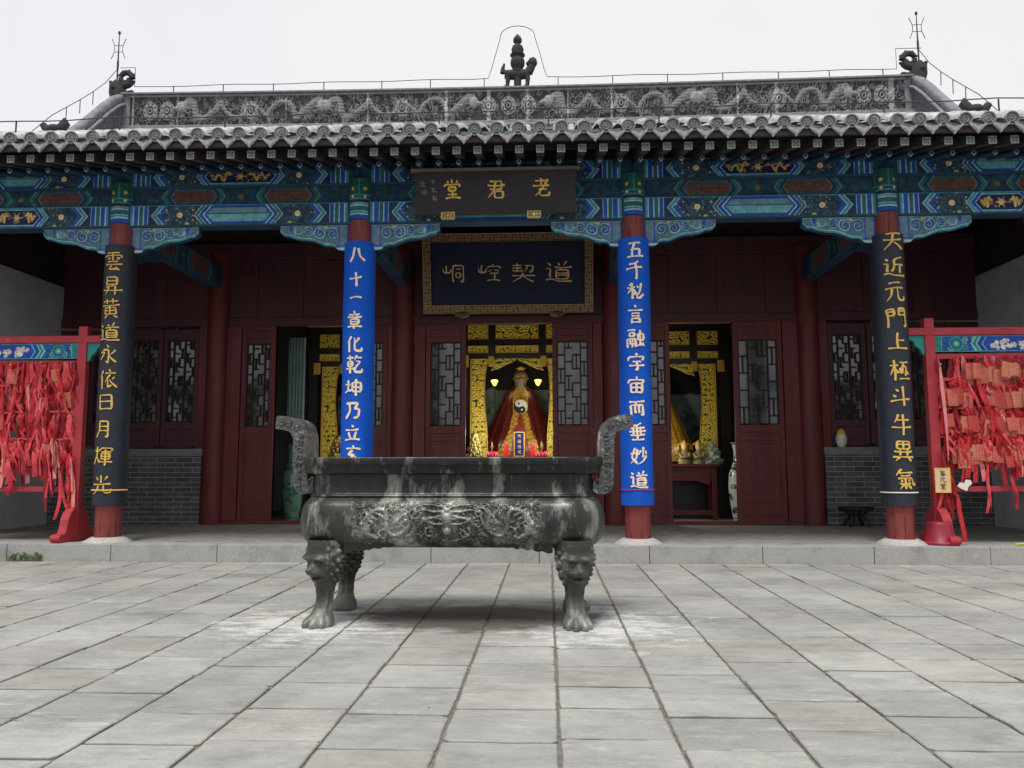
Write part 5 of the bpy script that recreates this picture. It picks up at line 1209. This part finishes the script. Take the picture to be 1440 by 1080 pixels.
# ------------------------------------------------------------------ prayer racks
m_rack = mk('rack_red_paint', S(178,54,66), S(160,44,56), 5, .5, .06, 30, c3=S(200,90,96), s3=7, lo3=.62, hi3=.75)
def ribbon_mat(name, c, c2, print_c=None):
    m = mk(name, c, c2, 14, .55, spec=.3)
    if print_c:
        N, L = m.node_tree.nodes, m.node_tree.links; b = N['Principled BSDF']; src = b.inputs['Base Color'].links[0].from_socket
        tc = N.new('ShaderNodeTexCoord'); uvs = N.new('ShaderNodeUVMap'); w_ = N.new('ShaderNodeTexVoronoi'); w_.inputs['Scale'].default_value = 60
        L.new(tc.outputs['Object'], w_.inputs['Vector']); r_ = N.new('ShaderNodeMapRange'); r_.inputs[1].default_value=.30; r_.inputs[2].default_value=.22; r_.inputs[4].default_value=.6; L.new(w_.outputs['Distance'], r_.inputs[0])
        at = N.new('ShaderNodeAttribute'); at.attribute_name = 'Col'; mu = N.new('ShaderNodeMath'); mu.operation='MULTIPLY'; L.new(r_.outputs[0], mu.inputs[0]); L.new(at.outputs['Fac'], mu.inputs[1])
        x = N.new('ShaderNodeMix'); x.data_type='RGBA'; L.new(mu.outputs[0], x.inputs[0]); L.new(src, x.inputs[6]); x.inputs[7].default_value=(*print_c,1); L.new(x.outputs[2], b.inputs['Base Color'])
    return m
RM = [ribbon_mat('red_ribbon', S(200,40,52), S(172,28,40), S(230,150,116)), ribbon_mat('pink_red_ribbon', S(216,76,84), S(196,54,66), S(244,190,174)), ribbon_mat('deep_red_ribbon', S(156,26,40), S(126,18,30)), ribbon_mat('faded_ribbon', S(232,146,140), S(214,112,112), S(250,214,200))]
def ribbon_mesh(seed, L, w_, mat, tails=True):
    rs = random.Random(seed); n = 22; ph = rs.random()*6; am = .012+.022*rs.random(); sw = (rs.random()-.5)*.25; tw0 = (rs.random()-.5)*1.2; tw = (rs.random()-.5)*2.6
    P = np.zeros((n,3,3)); C = np.zeros((n,3,3))
    fold = rs.random()<.35
    for i in range(n):
        t_ = i/(n-1); z = -L*t_
        x = sw*L*t_*t_+am*math.sin(t_*5+ph)*t_; y = am*.7*math.sin(t_*7+ph*2)-.02-.05*t_*(1-t_)
        a = tw0+tw*t_*t_ ; ww = w_*(.35+.65*min(1,t_*6))
        for k in (0,1,2): 
            o = (k-1)*ww/2; P[i,k] = (x+o*math.cos(a), y+o*math.sin(a)-(.004 if k==1 else 0), z+ (.006*(k-1) if t_>.95 else 0))
            C[i,k] = 1 if k==1 else 0
    if tails:
        Q = P.copy(); k = .55+.4*rs.random(); Q[...,2] *= k; Q[...,0] = -Q[...,0]*.8+.05*np.linspace(0,1,n)[:,None]; Q[...,1] -= .012
        P = np.concatenate([Q[::-1], P]); C = np.concatenate([C[::-1], C])
    me = grid_mesh('prayer_ribbon', P, mat, None, C)
    bm = bmesh.new(); bm.from_mesh(me.data); bmesh.ops.create_icosphere(bm, subdivisions=1, radius=w_*.36, matrix=Matrix.Translation((0,-.02,-.004)) @ Matrix.Diagonal((1.2,.8,.8,1)))
    bm.to_mesh(me.data); bm.free()
    d = me.data; bpy.data.objects.remove(me); return d
VAR = [(ribbon_mesh(100+k, .30+.07*(k%6), (.034,.042,.05,.038)[k%4], RM[(0,1,0,2,1,3,0,0,2,1,0,2,1,0)[k%14]])) for k in range(28)]
def tag_mesh(k):
    c = (S(214,116,92), S(206,92,80), S(218,134,104), S(196,70,68), S(212,104,92))[k%5]
    rs = random.Random(k); cv = Cv(.12,.17,.006,c); ink = tuple(.35*v for v in c)
    for i in range(3):
        x = .03+.03*i
        for j in range(5): 
            z = .03+.026*j; cv.line([(x-.007,z),(x+.007,z+.003*rs.random())],.004,.003,ink) if rs.random()<.8 else None; cv.line([(x,z-.008),(x+.002,z+.009)],.004,.003,ink) if rs.random()<.6 else None
    e = np.minimum(np.minimum(cv.X,.12-cv.X),np.minimum(cv.Y,.17-cv.Y)); cv.c[(e<.010)&(e>.005)] = tuple(.6*v for v in c)
    P = np.stack([cv.X-.06, np.full_like(cv.X,-.006), cv.Y-.23],-1); o = grid_mesh('prayer_card', P, m_painted, None, cv.c)
    bm = bmesh.new(); bm.from_mesh(o.data); cl = bm.verts.layers.float_color.get('Col')
    def bx(x0,x1,y0,y1,z0,z1,cc):
        r_ = bmesh.ops.create_cube(bm, size=1, matrix=Matrix.Translation(((x0+x1)/2,(y0+y1)/2,(z0+z1)/2)) @ Matrix.Diagonal((x1-x0,y1-y0,z1-z0,1)))
        for v in r_['verts']: v[cl] = (*cc,1)
    bx(-.06,.06,-.0055,.006,-.23,-.06,c); bx(-.012,-.009,-.004,-.001,-.06,.0,S(200,30,40)); bx(.009,.012,-.004,-.001,-.06,.0,S(200,30,40)); bx(-.016,.016,-.012,.004,-.006,.01,S(200,30,40))
    bm.to_mesh(o.data); bm.free(); d = o.data; bpy.data.objects.remove(o); return d
TAGV = [tag_mesh(k) for k in range(10)]
def rack(sg):
    side = 'left' if sg<0 else 'right'
    lab = 'red timber rack crowded with ribbons, its post beside the couplet with the gold band' if sg<0 else 'red timber rack hung with orange cards and ribbons, beside the red bucket'
    x0 = 6.16; t = thing('prayer_rack', lab, 'rack', (sg*x0,.10,.235), 'prayer racks'); Z = lambda v: v-.235
    for px in (0, 2.45):
        m = MB(); m.cbox((sg*px,0,Z(3.385)/2),(.135,.11,Z(3.385))); m.build('post', m_rack, t, bevel=.006)
        f = MB(); prof=[(-.42,0),(-.45,.05),(-.44,.10),(-.39,.125),(-.34,.115),(-.30,.14),(-.27,.22),(-.25,.32),(-.20,.41),(-.13,.46),(-.0555,.50),(-.0555,0)]
        f.prism(prof,'x',sg*px-.06,sg*px+.06); f.prism([(-y,z) for y,z in prof],'x',sg*px-.06,sg*px+.06); f.tube([(sg*px-.068,-.405,.065),(sg*px+.068,-.405,.065)],.055,16); f.tube([(sg*px-.068,.405,.065),(sg*px+.068,.405,.065)],.055,16)
        f.build('foot', m_rack, t, bevel=.008)
    xa, xb = sorted((-.36*sg, 2.8*sg))
    m = MB(); m.box(xa,xb,-.062,.062,Z(3.14),Z(3.245)); m.build('top_bar', m_rack, t, bevel=.005)
    xa, xb = sorted((.068*sg, 2.38*sg))
    m = MB(); m.box(xa,xb,-.035,.035,Z(2.90),Z(3.135)); b_ = m.build('painted_board', m_beamside, t)
    w_, h_ = 2.31, .23; cv = Cv(w_,h_,.008,S(30,86,150)); rs = random.Random(3); U = np.minimum(cv.X,w_-cv.X); v = np.abs(cv.Y-h_/2)/(h_/2)
    cv.c[U<.09] = S(30,130,120)
    for a,c in ((.09,S(120,190,190)),(.10,S(26,70,150))): cv.c[U>a] = c
    zone = Cv(w_,h_,.008,S(24,70,140))
    for x in np.arange(.1,w_,.105):
        for z in (.06,.17): zone.spiral(x+rs.random()*.03,z,.05,1.4,.012,rs.choice((S(60,170,160),S(150,200,200),S(40,120,190))),None,rs.choice((-1,1)),rs.random()*6)
    for x in (.30,w_-.30): 
        for k,r_ in enumerate((.10,.075,.05)): zone.disc(x,.115,r_,(S(40,150,120),S(30,70,150),S(60,170,150))[k]); 
        zone.disc(x,.115,.018,S(220,210,90))
    msk = U>.10; cv.c[msk] = zone.c[msk]
    C = U-.07*v
    for a,b2,c in ((.50,.52,S(150,210,210)),(.52,.57,S(30,140,120)),(.57,.585,S(150,210,210)),(.585,.65,S(24,64,160)),(.65,.665,S(120,190,200))): cv.c[(C>a)&(C<b2)] = c
    core = C>.665; cv.c[core] = S(24,70,170)
    for k in range(34): x=.76+rs.random()*(w_-1.52); z=.06+rs.random()*.11; cv.spiral(x,z,.032,1.2,.014,S(232,226,190),None,rs.choice((-1,1)),rs.random()*6)
    e = np.minimum(cv.Y,h_-cv.Y); cv.c[e<.014] = S(80,160,170)
    P = np.stack([xa+cv.X, np.full_like(cv.X,-.040), Z(2.902)+cv.Y],-1); grid_mesh('painted_face', P, m_painted, b_, cv.c)
    m = MB(); m.prism([(-.068*sg,Z(3.135)),(-.068*sg,Z(2.86)),(-.11*sg,Z(2.88)),(-.13*sg,Z(2.95)),(-.19*sg,Z(2.99)),(-.22*sg,Z(3.06)),(-.29*sg,Z(3.09)),(-.30*sg,Z(3.135))],'y',-.03,.03)
    m.build('corner_bracket', mk('teal_bracket', S(40,150,140), S(30,130,124), 6, .6), t, bevel=.006)
    rails = (2.84,2.50,2.10,1.70,.98)
    for z_ in rails: 
        m = MB(); big = z_ in (2.84,.98); hh = .035 if big else .008; m.box(xa,xb,-.03 if big else -.008,.03 if big else .008,Z(z_)-hh,Z(z_)+hh); m.build('rail', m_rack, t)
    # ribbons and cards
    X0, X1 = .10, 1.75; rs = random.Random(40+sg)
    gl = 'narrow red prayer ribbon knotted in the tangle on the %s rack' % side
    def hang(d, nm, x, y, z_, lab_, cat, grp, sc=(1,1,1), rot=(0,0,0)):
        o = bpy.data.objects.new(nm, d); COL.objects.link(o); o.location=(sg*(x0+x),.10+y,z_); o.scale=sc; o.rotation_euler=rot; tag(o, lab_, cat, grp); return o
    nrib = 150 if sg<0 else 112
    for i in range(nrib):
        z_ = rs.choice(rails[:4] if sg<0 else (2.50,2.10,1.86,1.70)); 
        hang(VAR[rs.randrange(28)],'prayer_ribbon',X0+rs.random()*(X1-X0),-.02-.05*rs.random(),z_+.01,gl,'ribbon','red prayer ribbons on the %s rack'%side,(1.35,1,.8+.45*rs.random()) if sg<0 else (1.35,1,.75+.4*rs.random()),(0,(rs.random()-.5)*.35,(rs.random()-.5)*1.2))
    # a few reaching low at the post
    for i in range(12):
        hang(VAR[rs.randrange(28)],'prayer_ribbon',.02+.12*rs.random() if i%2 else .2+rs.random()*1.4,-.06-.03*rs.random(),1.55-.45*rs.random(),gl,'ribbon','red prayer ribbons on the %s rack'%side,(1.2,1,1.0+.4*rs.random()),(0,(rs.random()-.5)*.3,rs.random()-.5))
    # knotted cord of ribbon ends running along each rail
    for z_ in rails[1:4]:
        m = MB(); q = random.Random(int(z_*100)+sg)
        for k in range(70):
            x_ = X0+q.random()*(X1-X0); dx_ = .05+.05*q.random(); m.tube([(sg*(x_-dx_),-.03+.02*q.random(),Z(z_)+.02*(q.random()-.5)),(sg*x_,-.055,Z(z_)+.035*(q.random()-.3)),(sg*(x_+dx_),-.03,Z(z_)+.02*(q.random()-.5))],[.006,.017,.006],6)
        o = m.build('rail_wrapping', RM[1], t); kind(o,'stuff')
    ntag = 7 if sg<0 else 120
    gt = 'wooden prayer card hanging among ribbons on the left rack' if sg<0 else 'orange prayer card hanging with many others on the right rack'
    for i in range(ntag):
        z_ = rails[i%4 if sg>0 else (0,1,2,2,1,3,0)[i]]-(.10*rs.random() if sg>0 else 0); x = X0+.05+rs.random()*(X1-X0-.05)
        hang(TAGV[rs.randrange(10)],'prayer_card',x,-.06-.05*rs.random(),z_+.0-.04*rs.random(),gt,'prayer card','prayer cards on the %s rack'%side,(1.25,1,1.35) if rs.random()<.6 else (1.05,1,1.1),((rs.random()-.5)*.2,(rs.random()-.5)*.3,(rs.random()-.5)*.6))
rack(-1); rack(1)
for L_, w_, x_, y_, z_, lab_ in ((1.35,.05,6.255,-.0,2.72,'long printed ribbon hanging flat along the inner side of the right rack post'),(.62,.055,6.30,-.16,.90,'twisted red and gold ribbon dangling below the cream notice card')):
    d_ = ribbon_mesh(int(L_*100), L_, w_, RM[0] if L_ < 1 else RM[3], False); o = bpy.data.objects.new('long_ribbon', d_); COL.objects.link(o); tag(o, lab_, 'ribbon', None, (x_,y_,z_))
# the uncounted rest of the ribbons, packed behind the ones in front
def ribbon_mass():
    me = bpy.data.meshes.new('prayer_ribbons'); bm = bmesh.new(); rs = random.Random(77)
    for sg in (-1,1):
        for i in range(300 if sg<0 else 210):
            z_ = rs.choice((2.84,2.50,2.10,1.70,1.70) if sg<0 else (2.84,2.50,2.10,1.86,1.70)); k = rs.randrange(28); n0 = len(bm.verts); f0 = len(bm.faces)
            bm.from_mesh(VAR[k]); bm.verts.ensure_lookup_table(); bm.faces.ensure_lookup_table()
            T = Matrix.Translation((sg*(6.16+.09+rs.random()*1.7), .10+.03-.05*rs.random(), z_)) @ Matrix.Rotation((rs.random()-.5)*.4,4,'Y') @ Matrix.Rotation((rs.random()-.5)*1.2,4,'Z') @ Matrix.Diagonal((1.4,1,.75+.3*rs.random(),1))
            bmesh.ops.transform(bm, matrix=T, verts=bm.verts[n0:])
            for f in bm.faces[f0:]: f.material_index = (0,1,0,2,1,3,0,0,2,1,0,2,1,0)[k%14]
    bm.to_mesh(me); bm.free()
    for m_ in RM: me.materials.append(m_)
    o = bpy.data.objects.new('prayer_ribbons', me); COL.objects.link(o); kind(o,'stuff'); tag(o, 'dense mass of red prayer ribbons filling both racks behind the front ones', 'ribbons')
ribbon_mass()

# notice card tied to the right rack's post
t = thing('notice_card', 'cream notice card with black script tied low on the right rack post', 'notice', (6.17,-.06,.93))
m = MB(); m.box(-.105,.105,-.008,.008,0,.34); m.build('card', mk('card_cream', S(226,200,150), S(210,180,130), 8, .6), t, bevel=.004)
m = MB()
for x0_,x1_,z0_,z1_ in ((-.105,.105,.325,.34),(-.105,.105,0,.015),(-.105,-.092,.015,.325),(.092,.105,.015,.325)): m.box(x0_,x1_,-.012,-.0081,z0_,z1_)
m.build('border', m_gold_paint, t)
g = MB()
for k,c in enumerate(('qi','yuan','tang')): glyph(g,c,.0,.27-.09*k,.085,.08,lambda u,v,l:(u,-.010-l,v),.11)
g.build('lettering', mk('black_ink', S(30,28,26), None, 5, .7), t)
m = MB(); P=[(0,0),(.04,.05),(.10,.04),(.12,.09),(.19,.08),(.2,.03),(.15,-.01),(.13,-.07),(.08,-.05),(.04,-.03)]
m.prism([(a,b) for a,b in P],'y',-.01,.0); tag(m.build('white_cloth', m_white), 'scrap of white cloth caught on the lower rail of the right rack', 'cloth', None, (6.40,.02,1.02))
m = MB(); m.tube([(0,0,.02),(.15,-.03,.035),(.3,.02,.02),(.45,.0,.05),(.62,.03,.02),(.8,0,.03)],[.012,.022,.02,.024,.02,.01],8)
tag(m.build('yellow_strap', mk('lime_cloth', S(196,204,70), S(170,186,60), 9, .7)), 'lime yellow cloth strap lying on the platform edge at the right', 'strap', None, (6.95,-.3,.235))
# weeds at the foot of the step
rs = random.Random(12)
for x, n, l in ((-6.66,34,'green weed tuft against the kerb at the left edge'),(-6.36,26,'smaller green weed tuft on the kerb nearer the left rack foot'),(-6.5,14,'thin sparse weed between two tufts at the left kerb')):
    m = MB()
    for k in range(n):
        a = rs.random()*6.28; L = .06+.10*rs.random(); w_ = .004; dx, dy = math.cos(a)*L*.55, -abs(math.sin(a))*L*.4; bx = (rs.random()-.5)*.18
        P = [(bx-w_,0,0),(bx+w_,0,0),(bx+dx*.5+w_*.8,dy*.4,L*.6),(bx+dx*.5-w_*.8,dy*.4,L*.6),(bx+dx,dy,L*.9)]
        m.add(P,[(0,1,2,3),(3,2,4)])
        if k%3==0: 
            for q in range(3): c=(bx+dx*(.4+.2*q),dy*(.4+.2*q),L*(.5+.15*q)); m.add([(c[0],c[1],c[2]),(c[0]+.02,c[1]-.01,c[2]+.012),(c[0]+.035,c[1]-.01,c[2]),(c[0]+.018,c[1]-.01,c[2]-.012)],[(0,1,2,3)])
    tag(m.build('weed', mk('weed_green', S(86,108,54), S(60,80,40), 20, .7)), l, 'weed', 'weeds at the kerb', (x,-.44,.0))
